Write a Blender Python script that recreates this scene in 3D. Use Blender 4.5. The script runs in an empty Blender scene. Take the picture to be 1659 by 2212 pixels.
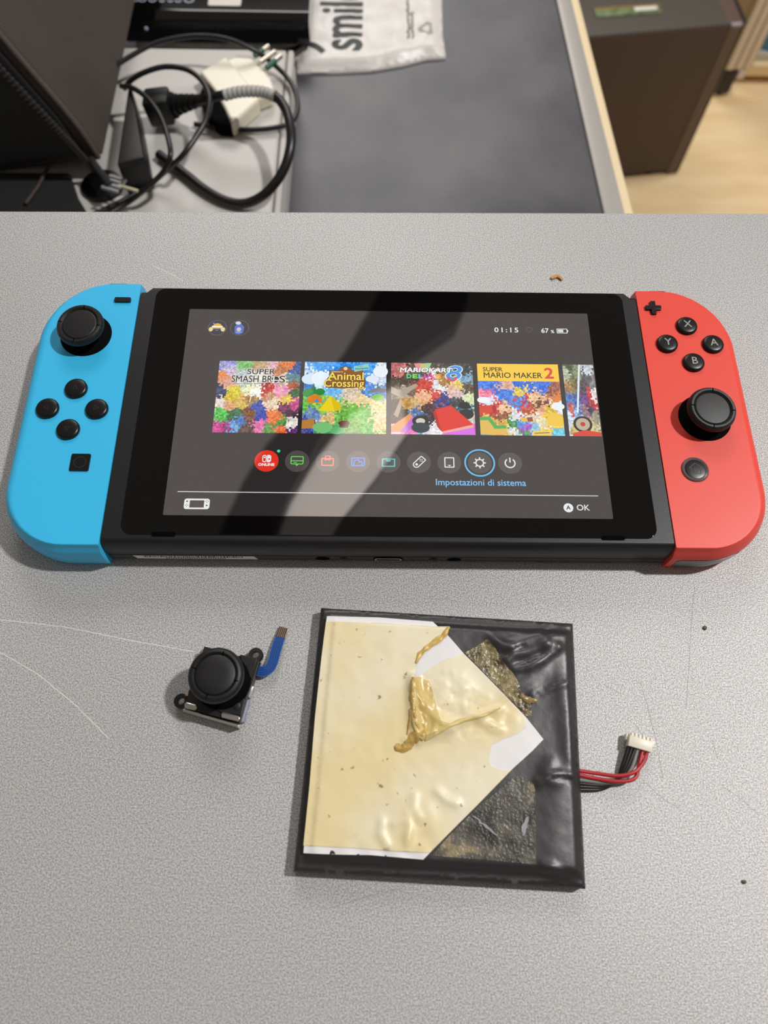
import bpy, bmesh, math, random
from mathutils import Vector, Matrix, noise
from mathutils.geometry import delaunay_2d_cdt
random.seed(7)
scene = bpy.context.scene
COL = scene.collection
S = 0.001                       # everything below is written in millimetres

# ------------------------------------------------------------------ camera
cam_d = bpy.data.cameras.new('camera')
cam = bpy.data.objects.new('camera', cam_d); COL.objects.link(cam)
cam.matrix_world = Matrix([[0.999906, -0.008891, -0.010396, -0.003848], [0.004017, 0.917311, -0.398151, -0.128806], [0.013076, 0.398072, 0.917261, 0.225544], [0.0, 0.0, 0.0, 1.0]])
cam_d.sensor_fit = 'VERTICAL'; cam_d.sensor_height = 36.0; cam_d.sensor_width = 27.0
cam_d.lens = 26.5556
cam_d.clip_start = 0.01; cam_d.clip_end = 50
cam_d.dof.use_dof = True; cam_d.dof.focus_distance = 0.250; cam_d.dof.aperture_fstop = 13
scene.camera = cam

# ------------------------------------------------------------------ light
vs = scene.view_settings
vs.view_transform = 'Standard'; vs.look = 'None'; vs.gamma = 1.0; vs.exposure = 0.0
vs.use_curve_mapping = False
wd = bpy.data.worlds.new('room_light'); scene.world = wd; wd.use_nodes = True
bg = wd.node_tree.nodes['Background']
bg.inputs[0].default_value = (1.0, 0.89, 0.80, 1); bg.inputs[1].default_value = 0.21
def area(name, loc, target, sx, sy, power, col):
    ld = bpy.data.lights.new(name, 'AREA'); ld.shape = 'RECTANGLE'; ld.size = sx; ld.size_y = sy
    ld.energy = power; ld.color = col
    o = bpy.data.objects.new(name, ld); COL.objects.link(o); o.location = loc
    o.rotation_euler = (Vector(target)-Vector(loc)).to_track_quat('-Z', 'Y').to_euler()
    return o
area('ceiling_lamp', (1.08, 0.30, 1.65), (0.0, -0.05, 0), 0.10, 0.10, 30, (1.0, 0.985, 0.965))
area('rear_ceiling_lamp', (-0.15, 2.5, 1.75), (0.0, 0.0, 0), 1.3, 0.9, 26, (1.0, 0.97, 0.93))
sd = bpy.data.lights.new('floor_fill_spot', 'SPOT'); sd.energy = 70; sd.spot_size = math.radians(62); sd.spot_blend = 0.5; sd.shadow_soft_size = 0.15; sd.color = (1, .95, .88)  # added unseen spot, put in to brighten the floor and tower
so = bpy.data.objects.new('floor_fill_spot', sd); COL.objects.link(so); so.location = (1.15, 1.35, 1.70); so.rotation_euler = (0, 0, 0)

# ------------------------------------------------------------------ helpers
def lin(c):
    r = []
    for v in c[:3]:
        v = v/255.0
        r.append(v/12.92 if v <= 0.04045 else ((v+0.055)/1.055)**2.4)
    return tuple(r)
MATS = {}
def mat(name, c=None, rough=0.5, metal=0.0, spec=0.5, coat=0.0, **k):
    if name in MATS: return MATS[name]
    m = bpy.data.materials.new(name); m.use_nodes = True
    b = m.node_tree.nodes['Principled BSDF']
    if c is not None: b.inputs['Base Color'].default_value = (*lin(c), 1)
    b.inputs['Roughness'].default_value = rough; b.inputs['Metallic'].default_value = metal
    b.inputs['Specular IOR Level'].default_value = spec
    b.inputs['Coat Weight'].default_value = coat
    MATS[name] = m
    return m
def nodes(m): return m.node_tree.nodes, m.node_tree.links, m.node_tree.nodes['Principled BSDF']
def add_noise_colour(m, c1, c2, scale, detail=3, lo=0.35, hi=0.65, vec=None):
    n, l, b = nodes(m)
    tc = n.new('ShaderNodeTexCoord'); mp = n.new('ShaderNodeMapping')
    l.new(tc.outputs['Object'], mp.inputs[0])
    if vec: mp.inputs['Scale'].default_value = vec
    t = n.new('ShaderNodeTexNoise'); t.inputs['Scale'].default_value = scale; t.inputs['Detail'].default_value = detail
    l.new(mp.outputs[0], t.inputs['Vector'])
    r = n.new('ShaderNodeValToRGB'); r.color_ramp.elements[0].position = lo; r.color_ramp.elements[1].position = hi
    r.color_ramp.elements[0].color = (*lin(c1), 1); r.color_ramp.elements[1].color = (*lin(c2), 1)
    l.new(t.outputs['Fac'], r.inputs[0]); l.new(r.outputs[0], b.inputs['Base Color'])
    return t, r
def add_bump(m, scale, strength, dist=0.0003, detail=2, kind='noise'):
    n, l, b = nodes(m)
    tc = n.new('ShaderNodeTexCoord')
    t = n.new('ShaderNodeTexNoise'); t.inputs['Scale'].default_value = scale; t.inputs['Detail'].default_value = detail
    l.new(tc.outputs['Object'], t.inputs['Vector'])
    bp = n.new('ShaderNodeBump'); bp.inputs['Strength'].default_value = strength; bp.inputs['Distance'].default_value = dist
    l.new(t.outputs['Fac'], bp.inputs['Height']); l.new(bp.outputs[0], b.inputs['Normal'])
    return bp

BASE = {}
def empty(name, base, label=None, cat=None, group=None):
    o = bpy.data.objects.new(name, None); COL.objects.link(o)
    o.empty_display_size = 0.01
    o.location = Vector(base)*S; BASE[o.name] = Vector(base)
    tag(o, label, cat, group); return o
def tag(o, label=None, cat=None, group=None, kind=None):
    if label: o['label'] = label
    if cat: o['category'] = cat
    if group: o['group'] = group
    if kind: o['kind'] = kind
    return o
def obj(name, pieces, m=None, parent=None, base=None, smooth=True, sharp=38, label=None, kind=None, inst=None):
    """pieces: a bmesh, or a list of (bmesh, material[, rgb])"""
    if isinstance(pieces, bmesh.types.BMesh): pieces = [(pieces, m)]
    b0 = BASE[parent.name] if parent is not None else Vector(base or (0, 0, 0))
    out = bmesh.new(); mats = []; colours = []
    lay = out.faces.layers.int.new('ci')
    for pc in pieces:
        b, mm = pc[0], pc[1]
        if mm not in mats: mats.append(mm)
        ci = 0
        if len(pc) > 2: colours.append(lin(pc[2])); ci = len(colours)-1
        vm = {}
        for v in b.verts: vm[v] = out.verts.new((v.co-b0)*S)
        for f in b.faces:
            try: nf = out.faces.new([vm[v] for v in f.verts])
            except ValueError: continue
            nf.material_index = mats.index(mm); nf.smooth = smooth; nf[lay] = ci
        b.free()
    if smooth:
        lim = math.radians(sharp)
        out.normal_update()
        for e in out.edges:
            if len(e.link_faces) == 2 and e.calc_face_angle(0) > lim: e.smooth = False
    me = bpy.data.meshes.new(name)
    cis = [f[lay] for f in out.faces]
    out.to_mesh(me); out.free()
    if colours:
        at = me.attributes.new('Col', 'FLOAT_COLOR', 'FACE')
        for i, c in enumerate(cis): at.data[i].color = (*colours[c], 1)
    ii = me.attributes.get('ci')
    if ii: me.attributes.remove(ii)
    for mm in mats: me.materials.append(mm)
    o = bpy.data.objects.new(name, me); COL.objects.link(o)
    if smooth and any(len(p.vertices) > 4 for p in me.polygons):
        wn = o.modifiers.new('normals', 'WEIGHTED_NORMAL'); wn.keep_sharp = True; wn.weight = 100
    BASE[o.name] = b0
    if parent is not None: o.parent = parent
    else: o.location = b0*S
    if label: o['label'] = label
    if kind: o['kind'] = kind
    return o
def join(*bms):
    out = bmesh.new()
    for b in bms:
        vm = {v: out.verts.new(v.co) for v in b.verts}
        for f in b.faces: out.faces.new([vm[v] for v in f.verts])
        b.free()
    return out
def fixn(b):
    bmesh.ops.recalc_face_normals(b, faces=b.faces[:]); return b
def loops(levels, cap0=True, cap1=True):
    b = bmesh.new(); R_ = [[b.verts.new(p) for p in L] for L in levels]
    n = len(levels[0])
    for A, B in zip(R_, R_[1:]):
        for i in range(n):
            b.faces.new([A[i], A[(i+1) % n], B[(i+1) % n], B[i]])
    if cap0: b.faces.new(R_[0][::-1])
    if cap1: b.faces.new(R_[-1])
    return fixn(b)
def prism(pts, z0, z1, bev=0.0, seg=2):
    b = loops([[(x, y, z0) for x, y in pts], [(x, y, z1) for x, y in pts]])
    if bev:
        bmesh.ops.bevel(b, geom=b.edges[:], offset=bev, segments=seg, affect='EDGES', profile=0.5, clamp_overlap=True)
    return b
def box(x0, y0, z0, x1, y1, z1, bev=0.0, seg=2):
    return prism([(x0, y0), (x1, y0), (x1, y1), (x0, y1)], z0, z1, bev, seg)
def obox(c, ux, uy, uz, hx, hy, hz, bev=0.0):
    """box with its own axes"""
    b = box(-hx, -hy, -hz, hx, hy, hz, bev)
    ux, uy, uz, c = Vector(ux).normalized(), Vector(uy).normalized(), Vector(uz).normalized(), Vector(c)
    for v in b.verts: v.co = c+ux*v.co.x+uy*v.co.y+uz*v.co.z
    return fixn(b)
def lathe(prof, c=(0, 0, 0), n=48, axis=None, cap=True):
    b = bmesh.new(); rows = []
    if axis is None: u, v, w = Vector((1, 0, 0)), Vector((0, 1, 0)), Vector((0, 0, 1))
    else:
        w = Vector(axis).normalized(); u = w.orthogonal().normalized(); v = w.cross(u)
    c = Vector(c)
    for r, z in prof:
        if r < 1e-6: rows.append([b.verts.new(c+w*z)])
        else: rows.append([b.verts.new(c+u*r*math.cos(2*math.pi*i/n)+v*r*math.sin(2*math.pi*i/n)+w*z) for i in range(n)])
    for A, B in zip(rows, rows[1:]):
        for i in range(n):
            j = (i+1) % n
            if len(A) == 1 and len(B) == 1: continue
            if len(A) == 1: b.faces.new([A[0], B[i], B[j]])
            elif len(B) == 1: b.faces.new([A[i], A[j], B[0]])
            else: b.faces.new([A[i], A[j], B[j], B[i]])
    if cap:
        if len(rows[0]) > 1: b.faces.new(rows[0][::-1])
        if len(rows[-1]) > 1: b.faces.new(rows[-1])
    return fixn(b)
def smooth_path(pts, k=8):
    P = [Vector(p) for p in pts]; out = []
    P = [P[0]*2-P[1]]+P+[P[-1]*2-P[-2]]
    for i in range(1, len(P)-2):
        a, b, c, d = P[i-1:i+3]
        for t in range(k):
            t /= k
            out.append(0.5*((2*b)+(c-a)*t+(2*a-5*b+4*c-d)*t*t+(3*b-a-3*c+d)*t**3))
    out.append(P[-2]); return out
def tube(pts, r, n=12, k=8, sm=True):
    P = smooth_path(pts, k) if sm else [Vector(p) for p in pts]
    rr = r if callable(r) else (lambda t: r)
    lv = []; prev = None
    for i, p in enumerate(P):
        t = (P[min(i+1, len(P)-1)]-P[max(i-1, 0)]).normalized()
        if prev is None: u = t.orthogonal().normalized()
        else:
            u = prev-t*prev.dot(t); u.normalize()
        prev = u; v = t.cross(u); q = rr(i/(len(P)-1))
        lv.append([p+u*q*math.cos(2*math.pi*j/n)+v*q*math.sin(2*math.pi*j/n) for j in range(n)])
    return loops(lv)
def rrect(x0, y0, x1, y1, r, n=8):
    """rounded rectangle, r single or (tl, tr, br, bl); anticlockwise"""
    if not isinstance(r, (tuple, list)): r = (r,)*4
    tl, tr, br, bl = r; P = []
    for cx, cy, q, a0 in ((x1-tr, y1-tr, tr, 0), (x0+tl, y1-tl, tl, 90), (x0+bl, y0+bl, bl, 180), (x1-br, y0+br, br, 270)):
        for i in range(n+1):
            a = math.radians(a0+90*i/n); P.append((cx+q*math.cos(a), cy+q*math.sin(a)))
    return P
def circ(cx, cy, rx, ry=None, n=36):
    ry = ry or rx
    return [(cx+rx*math.cos(2*math.pi*i/n), cy+ry*math.sin(2*math.pi*i/n)) for i in range(n)]
def flat(pts, z):
    b = bmesh.new(); b.faces.new([b.verts.new((x, y, z)) for x, y in pts])
    b.normal_update()
    for f in b.faces:
        if f.normal.z < 0: f.normal_flip()
    return b
def ring(cx, cy, r0, r1, z, a0=0, a1=360, n=40):
    b = bmesh.new(); A = []; B = []; full = abs(a1-a0) >= 360
    for i in range(n+(0 if full else 1)):
        a = math.radians(a0+(a1-a0)*i/n)
        A.append(b.verts.new((cx+r0*math.cos(a), cy+r0*math.sin(a), z))); B.append(b.verts.new((cx+r1*math.cos(a), cy+r1*math.sin(a), z)))
    m = len(A)
    for i in range(m if full else m-1):
        b.faces.new([A[i], B[i], B[(i+1) % m], A[(i+1) % m]])
    return b
def stroke(pts, w, z, closed=False):
    """flat ribbon along a polyline"""
    b = bmesh.new(); P = [Vector((p[0], p[1])) for p in pts]; n = len(P); L = []; R_ = []
    for i in range(n):
        a = P[(i-1) % n] if (closed or i > 0) else P[i]; c = P[(i+1) % n] if (closed or i < n-1) else P[i]
        d1 = (P[i]-a).normalized() if (P[i]-a).length > 1e-9 else None
        d2 = (c-P[i]).normalized() if (c-P[i]).length > 1e-9 else None
        d1 = d1 or d2; d2 = d2 or d1
        t = (d1+d2).normalized() if (d1+d2).length > 1e-6 else d1
        q = Vector((-t.y, t.x)); k = 1/max(0.5, q.dot(Vector((-d1.y, d1.x))))
        zz = z(P[i].x, P[i].y) if callable(z) else z
        L.append(b.verts.new((*(P[i]+q*w/2*k), zz))); R_.append(b.verts.new((*(P[i]-q*w/2*k), zz)))
    for i in range(n if closed else n-1):
        j = (i+1) % n; b.faces.new([R_[i], R_[j], L[j], L[i]])
    return b
def rstroke(x0, y0, x1, y1, w, z, r=0):
    return stroke(rrect(x0, y0, x1, y1, max(r, 1e-4), 6), w, z, True)
def textbm(s, size, x, y, z, align='CENTER', sx=1.0, fit=None, bold=0.0, spacing=1.0, shear=0.0, rot=0.0, depth=0.0):
    cu = bpy.data.curves.new('t', 'FONT'); cu.body = s; cu.size = size; cu.align_x = align
    cu.align_y = 'CENTER'; cu.space_character = spacing; cu.shear = shear; cu.resolution_u = 3
    cu.extrude = depth
    o = bpy.data.objects.new('t', cu); COL.objects.link(o)
    bpy.context.view_layer.update()
    dg = bpy.context.evaluated_depsgraph_get(); me = o.evaluated_get(dg).to_mesh()
    b = bmesh.new(); b.from_mesh(me); o.evaluated_get(dg).to_mesh_clear()
    bpy.data.objects.remove(o); bpy.data.curves.remove(cu)
    if bold:
        src = b; b = bmesh.new()
        for k in range(9):
            o_ = Vector((0, 0, 0)) if k == 8 else Vector((bold*math.cos(k*math.pi/4), bold*math.sin(k*math.pi/4), 0))
            o_.z = .0004*k; vm = {v: b.verts.new(v.co+o_) for v in src.verts}
            for f in src.faces: b.faces.new([vm[v] for v in f.verts])
        src.free()
    if fit:
        xs = [v.co.x for v in b.verts]; sx = fit/(max(xs)-min(xs)); m0 = (max(xs)+min(xs))/2
        for v in b.verts: v.co.x -= m0
    c, s_ = math.cos(rot), math.sin(rot)
    for v in b.verts:
        px, py = v.co.x*sx, v.co.y
        v.co = Vector((x+px*c-py*s_, y+px*s_+py*c, z+v.co.z))
    b.normal_update()
    return b
def pin(x, y, poly):
    ins = False; n = len(poly)
    for i in range(n):
        x1, y1 = poly[i]; x2, y2 = poly[(i+1) % n]
        if (y1 > y) != (y2 > y) and x < (x2-x1)*(y-y1)/(y2-y1)+x1: ins = not ins
    return ins
def segd(x, y, a, b):
    dx, dy = b[0]-a[0], b[1]-a[1]; L = dx*dx+dy*dy
    t = 0 if L == 0 else max(0, min(1, ((x-a[0])*dx+(y-a[1])*dy)/L))
    return math.hypot(x-a[0]-t*dx, y-a[1]-t*dy)
def polyd(x, y, pl, closed=False):
    return min(segd(x, y, pl[i], pl[(i+1) % len(pl)]) for i in range(len(pl) if closed else len(pl)-1))
def sheet(poly, zf, step=1.0, thick=0.12, zb=None, jitter=0.25):
    """a sheet cut to any outline, bent by zf(x, y), with a thickness"""
    pts = []
    for i in range(len(poly)):
        a = Vector(poly[i]); c = Vector(poly[(i+1) % len(poly)]); k = max(1, int((c-a).length/step))
        for j in range(k): pts.append(a+(c-a)*j/k)
    nb = len(pts); edges = [(i, (i+1) % nb) for i in range(nb)]
    x0 = min(p[0] for p in poly); x1 = max(p[0] for p in poly); y0 = min(p[1] for p in poly); y1 = max(p[1] for p in poly)
    y = y0; row = 0
    while y < y1:
        x = x0+(step/2 if row % 2 else 0)
        while x < x1:
            q = (x+random.uniform(-jitter, jitter)*step, y+random.uniform(-jitter, jitter)*step)
            if pin(q[0], q[1], poly) and polyd(q[0], q[1], poly, True) > step*0.45: pts.append(Vector(q))
            x += step
        y += step*0.87; row += 1
    vs_, es_, fs_, ov, oe, of = delaunay_2d_cdt(pts, edges, [], 1, 1e-5)
    b = bmesh.new(); V = [b.verts.new((v.x, v.y, zf(v.x, v.y))) for v in vs_]
    for f in fs_: b.faces.new([V[i] for i in f])
    b.normal_update()
    for f in b.faces:
        if f.normal.z < 0: f.normal_flip()
    bd = [e for e in b.edges if len(e.link_faces) == 1]
    r = bmesh.ops.extrude_edge_only(b, edges=bd)
    nv = [g for g in r['geom'] if isinstance(g, bmesh.types.BMVert)]
    for v in nv: v.co.z = (zb if zb is not None else v.co.z-thick)
    return fixn(b)
def sst(a, b, x):
    t = max(0, min(1, (x-a)/(b-a))); return t*t*(3-2*t)

# ------------------------------------------------------------------ materials
m_blue = mat('sky_blue_plastic', (58, 188, 238), 0.42, spec=0.4)
m_red = mat('coral_red_plastic', (230, 73, 59), 0.42, spec=0.4)
m_shell = mat('matte_black_plastic', (20, 20, 22), 0.42, spec=0.45); add_bump(m_shell, 3500, 0.25, 0.0001)
m_rear = mat('dark_grey_plastic', (46, 48, 50), 0.5)
m_btn = mat('glossy_black_button', (12, 12, 13), 0.33, spec=0.4)
m_rub = mat('black_rubber', (20, 20, 21), 0.48, spec=0.45); add_bump(m_rub, 5000, 0.15, 0.0001)
m_socket = mat('black_socket', (5, 5, 6), 0.85, spec=0.08)
m_grey = mat('grey_print', (150, 150, 150), 0.6)
m_emb = mat('embossed_black', (36, 36, 38), 0.5)
m_bezel = mat('black_glass', (9, 8, 8), 0.03); m_bezel.node_tree.nodes['Principled BSDF'].inputs['IOR'].default_value = 1.42
m_white_st = mat('white_sticker', (225, 220, 208), 0.5)
m_barc = mat('black_print', (25, 24, 24), 0.6)
m_steel = mat('bright_steel', (205, 196, 184), 0.25, 1.0)
m_dark = mat('dark_hole', (4, 4, 4), 0.9, spec=0.05)
m_smoke = mat('smoky_clear_plastic', (105, 88, 90), 0.25)

def screen_mat(name, k, rough=0.04):
    m = bpy.data.materials.new(name); m.use_nodes = True
    n, l = m.node_tree.nodes, m.node_tree.links; n.clear()
    o = n.new('ShaderNodeOutputMaterial'); a = n.new('ShaderNodeAddShader')
    at = n.new('ShaderNodeAttribute'); at.attribute_name = 'Col'
    e = n.new('ShaderNodeEmission'); g = n.new('ShaderNodeBsdfGlossy')
    g.inputs['Color'].default_value = (k, k, k, 1); g.inputs['Roughness'].default_value = rough
    e.inputs['Strength'].default_value = 0.95
    l.new(at.outputs['Color'], e.inputs['Color']); l.new(e.outputs[0], a.inputs[0]); l.new(g.outputs[0], a.inputs[1])
    l.new(a.outputs[0], o.inputs['Surface']); return m
m_ui = screen_mat('lit_display', 0.33, 0.03)

# bench paint: silver powder coat with a fine grain
m_bench = mat('silver_powder_coat', (172, 169, 167), 0.42, 0.0, spec=0.6)
def bench_nodes():
    n, l, b = nodes(m_bench)
    tc = n.new('ShaderNodeTexCoord')
    t1 = n.new('ShaderNodeTexNoise'); t1.inputs['Scale'].default_value = 2500; t1.inputs['Detail'].default_value = 3
    l.new(tc.outputs['Object'], t1.inputs['Vector'])
    t2 = n.new('ShaderNodeTexNoise'); t2.inputs['Scale'].default_value = 7; t2.inputs['Detail'].default_value = 3
    l.new(tc.outputs['Object'], t2.inputs['Vector'])
    r1 = n.new('ShaderNodeValToRGB'); r1.color_ramp.elements[0].position = 0.37; r1.color_ramp.elements[1].position = 0.63
    r1.color_ramp.elements[0].color = (*lin((147, 146, 145)), 1); r1.color_ramp.elements[1].color = (*lin((213, 213, 213)), 1)
    l.new(t1.outputs['Fac'], r1.inputs[0])
    mx = n.new('ShaderNodeMix'); mx.data_type = 'RGBA'; mx.blend_type = 'MULTIPLY'; mx.inputs['Factor'].default_value = 1
    r2 = n.new('ShaderNodeValToRGB'); r2.color_ramp.elements[0].position = 0.3; r2.color_ramp.elements[1].position = 0.7
    r2.color_ramp.elements[0].color = (0.90, 0.89, 0.88, 1); r2.color_ramp.elements[1].color = (1, 1, 1, 1)
    l.new(t2.outputs['Fac'], r2.inputs[0])
    l.new(r1.outputs[0], mx.inputs['A']); l.new(r2.outputs[0], mx.inputs['B'])
    l.new(mx.outputs['Result'], b.inputs['Base Color'])
    t3 = n.new('ShaderNodeTexNoise'); t3.inputs['Scale'].default_value = 2700; t3.inputs['Detail'].default_value = 2
    l.new(tc.outputs['Object'], t3.inputs['Vector'])
    bp = n.new('ShaderNodeBump'); bp.inputs['Strength'].default_value = 0.36; bp.inputs['Distance'].default_value = 0.00035
    l.new(t3.outputs['Fac'], bp.inputs['Height']); l.new(bp.outputs[0], b.inputs['Normal'])
    b.inputs['Metallic'].default_value = 0.15; b.inputs['Roughness'].default_value = 0.44; b.inputs['Specular IOR Level'].default_value = 0.4
bench_nodes()

# ------------------------------------------------------------------ setting
m_floor = mat('pale_wood_laminate', (232, 200, 152), 0.45)
add_noise_colour(m_floor, (232, 199, 148), (246, 220, 176), 4, 4, 0.3, 0.7, (1.2, 6, 1))
fl = obj('floor', box(-1600, -900, -970, 2600, 3200, -950), m_floor, base=(0, 0, -950), smooth=False); tag(fl, kind='structure')
m_unseen_dark = mat('unseen_dark', (16, 14, 14), 0.7)
bp_ = [(19.5,1398.1),(-6.0,1265.6),(-92.0,1077.9),(-202.1,902.9),(-285.0,792.6),(-335.6,687.6),(-386.8,532.6),(-407.0,421.7)]
bq_ = [(-276.9,422.8),(-251.3,533.9),(-213.5,663.4),(-150.3,807.5),(-70.2,932.6),(39.1,1035.1),(211.2,1173.7),(246.9,1269.3),(278.8,1402.2)]
bb = obj('reflection_band', prism(bp_+bq_, 1500, 1560), m_unseen_dark, base=(bp_[2][0], bp_[2][1], 1500), smooth=False)  # added unseen shape, outlined to mirror as the screen's dark band
tag(bb, kind='structure')
m_lum = bpy.data.materials.new('streak_glow'); m_lum.use_nodes = True
m_lum.node_tree.nodes['Principled BSDF'].inputs['Emission Color'].default_value = (1, .9, .85, 1); m_lum.node_tree.nodes['Principled BSDF'].inputs['Emission Strength'].default_value = .75
lp_ = [(-285.8,471.0),(-237.5,605.4),(-163.1,761.6),(-70.6,900.3),(52.6,1003.0),(76.5,859.9),(-7.7,723.4),(-87.7,613.1),(-141.5,508.0)]
lc = (sum(p[0] for p in lp_)/len(lp_), sum(p[1] for p in lp_)/len(lp_))
cl = empty('reflection_glow', (*lc, 1540), 'added pale glowing shape out of view, mirrored as a bright slanting streak in the console screen', 'light')  # added out-of-view glow, outlined to mirror as the screen's bright streak
obj('glow_panel', prism(lp_, 1540, 1546), m_lum, cl, smooth=False)
obj('housing', prism(lp_, 1546.2, 1580), m_unseen_dark, cl, smooth=False)  # dark backing of the added glow shape

# ------------------------------------------------------------------ workbench
bench = empty('workbench', (0, -200, -950), 'grey speckled metal workbench carrying the console, battery and loose joystick', 'workbench')
ed = [(-151.68,95.85),(150.46,99.84)]
sl = (ed[1][1]-ed[0][1])/(ed[1][0]-ed[0][0])
ex = lambda x: ed[0][1]+sl*(x-ed[0][0])
obj('worktop', prism([(-750, -700), (750, -700), (750, ex(750)), (-750, ex(-750))], -28, 0, 0.8, 3), m_bench, bench)
m_cab = mat('dark_grey_panel', (70, 68, 68), 0.6)
obj('cabinet', box(-720, -660, -950, 720, 60, -28.2), m_cab, bench, smooth=False)
m_scl = mat('pale_scratch', (240, 238, 234), 0.35); m_scd = mat('dark_scratch', (128, 124, 121), 0.6)
def jit(pl, amp, n=14):
    out = []
    for a, b in zip(pl, pl[1:]):
        for i in range(n):
            t = i/n; out.append((a[0]+(b[0]-a[0])*t+random.uniform(-amp, amp), a[1]+(b[1]-a[1])*t+random.uniform(-amp, amp)))
    out.append(pl[-1]); return out
for pl in ([(-118.79,-67.70),(-98.07,-69.85),(-77.91,-73.84),(-58.04,-77.23)], [(-116.80,-77.36),(-103.82,-84.05),(-91.46,-92.72),(-79.93,-102.43)], [(-88.94,69.53),(-83.01,66.53),(-77.04,62.69)]):
    obj('scratch', stroke(jit(pl, 0.05), 0.16, 0.02), m_scl, bench, smooth=False, label='pale scratch')
for pl in ([(75.28,-85.20),(76.57,-93.03),(77.61,-102.20),(78.17,-112.32)], [(96.18,-55.92),(93.65,-66.37),(90.54,-80.68),(87.78,-92.96)],
           [(71.93,-97.29),(74.15,-100.92)], [(94.16,-102.11),(94.62,-107.22)], [(73.09,-113.83),(77.13,-117.73),(82.49,-121.10)],
           [(94.69,-114.46),(99.34,-117.75),(103.71,-122.20)], [(64.11,-86.09),(69.55,-89.04)], [(4.17,-140.48),(-4.49,-142.50),(-16.70,-145.82)]):
    obj('scratch', stroke(jit(pl, 0.05), 0.09, 0.02), m_scd, bench, smooth=False, label='dark scratch')
m_crumb = mat('amber_crumb', (196, 140, 70), 0.5)
c0 = [(61.27,65.44),(63.65,66.58),(65.42,64.85)]
def blob(pts, r, zs=0.6, seed=0):
    b = tube([(x, y, r*zs) for x, y in pts], lambda t: r*(0.55+0.45*math.sin(math.pi*min(1, t*0.9+0.1))), 10, 5)
    for v in b.verts:
        v.co.z = max(0, v.co.z*zs+r*zs*0.4) if v.co.z > 0 else 0
        v.co += 0.25*r*noise.noise_vector(v.co*1.7+Vector((seed, 0, 0)))*Vector((1, 1, 0)).length*0.5
        v.co.z = max(v.co.z, 0)
    return b
tag(obj('crumb', blob(c0, 0.75), m_crumb, base=(c0[1][0], c0[1][1], 0)), 'orange curved crumb behind the red end of the console', 'crumb')
m_speck = mat('dark_speck', (86, 74, 58), 0.6)
for s_, lb, sc in (([(96.90,-68.39),(97.61,-69.26)], 'tiny dark chip on the worktop up and right of the cable connector', 0.7),
                   ([(96.28,-138.37),(96.24,-139.27)], 'tiny brown round speck on the worktop right of the battery', 0.65)):
    tag(obj('speck', blob(s_, sc, 0.5, 3), m_speck, base=(s_[0][0], s_[0][1], 0)), lb, 'speck')

# ------------------------------------------------------------------ game console
con = empty('game_console', (0, 0, 0), 'handheld game console with lit menu screen between a blue and a red controller', 'game console')
ol = [(-86.3, 47.3), (-84.4, 47.4), (-82.6, 49.3), (82.6, 49.3), (84.4, 47.4), (86.3, 47.3), (86.3, -48.4), (-86.3, -48.4)]
def ylev(z, ins): return [(x, y-ins*(1 if y > 0 else -1), z) for x, y in ol]
tb = loops([ylev(5.2, 0.1), ylev(8.5, 0), ylev(11.3, 0.35), ylev(12.8, 0.95), ylev(13.5, 1.7), ylev(13.72, 2.5)])
tablet = obj('tablet_body', tb, m_shell, con)
rs = loops([ylev(0.0, 2.6), ylev(0.5, 1.0), ylev(1.3, 0.25), ylev(2.2, 0.02), ylev(5.15, 0.0)])
obj('rear_shell', rs, m_rear, tablet, label='dark grey rear shell')
glass = obj('glass_panel', prism(rrect(-81, -45.0, 81.6, 47.5, 3.6), 13.4, 13.92, 0.22, 3), m_bezel, con)
for x in (-67.7, 67.9):
    obj('notch', prism(rrect(x-3.6, -45.5, x+3.6, -44.1, 0.6, 4), 13.5, 13.96), m_dark, glass)
# underside edge: sticker, ports, screws
def front(name, b, m, lab=None):    # written in x/z on the front edge
    for v in b.verts: v.co = Vector((v.co.x, -48.42-v.co.z, v.co.y))
    return obj(name, fixn(b), m, tablet, label=lab)
stk = front('barcode_sticker', prism([(-79, 5.1), (-41.6, 5.1), (-40.6, 2.6), (-78, 2.6)], 0, 0.12), m_white_st, 'white sticker with a barcode')
bars = []
x = -75.5
while x < -45:
    w = random.choice((0.25, 0.25, 0.4, 0.6)); bars.append(prism([(x, 5.0), (x+w, 5.0), (x+w, 4.0), (x, 4.0)], 0.1, 0.15)); x += w+random.choice((0.25, 0.35, 0.5))
for k in range(26):
    x = -69+k*0.72; bars.append(prism([(x, 3.7), (x+0.42, 3.7), (x+0.42, 3.05), (x, 3.05)], 0.1, 0.15))
bj = join(*bars)
for v in bj.verts: v.co = Vector((v.co.x, -48.42-v.co.z, v.co.y))
obj('barcode', fixn(bj), m_barc, tablet, smooth=False)
pt = prism(rrect(-4.6, 2.2, 4.6, 5.0, 1.3), 0.0, 0.25)
front('charging_port', pt, m_dark)
pr = loops([[(x, y, 0.1) for x, y in rrect(-4.3, 2.5, 4.3, 4.8, 1.1)], [(x, y, 0.35) for x, y in rrect(-4.3, 2.5, 4.3, 4.8, 1.1)],
            [(x, y, 0.35) for x, y in rrect(-3.7, 3.2, 3.7, 4.3, 0.5)], [(x, y, 0.1) for x, y in rrect(-3.7, 3.2, 3.7, 4.3, 0.5)]], False, False)
front('port_rim', pr, m_steel, 'bright metal rim of the charging port')
for x in (-20.4, 20.6): front('locating_hole', prism(circ(x, 3.6, 2.2, 1.3), -0.2, 0.1), m_dark)
for x in (-13.8, 14.2):
    front('screw', lathe([(0, 0.2), (0.3, 0.2), (0.35, 0.05), (0.7, 0.1), (1.2, 0.25), (1.3, 0)], (x, 3.5, 0), 20), m_btn)
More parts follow.
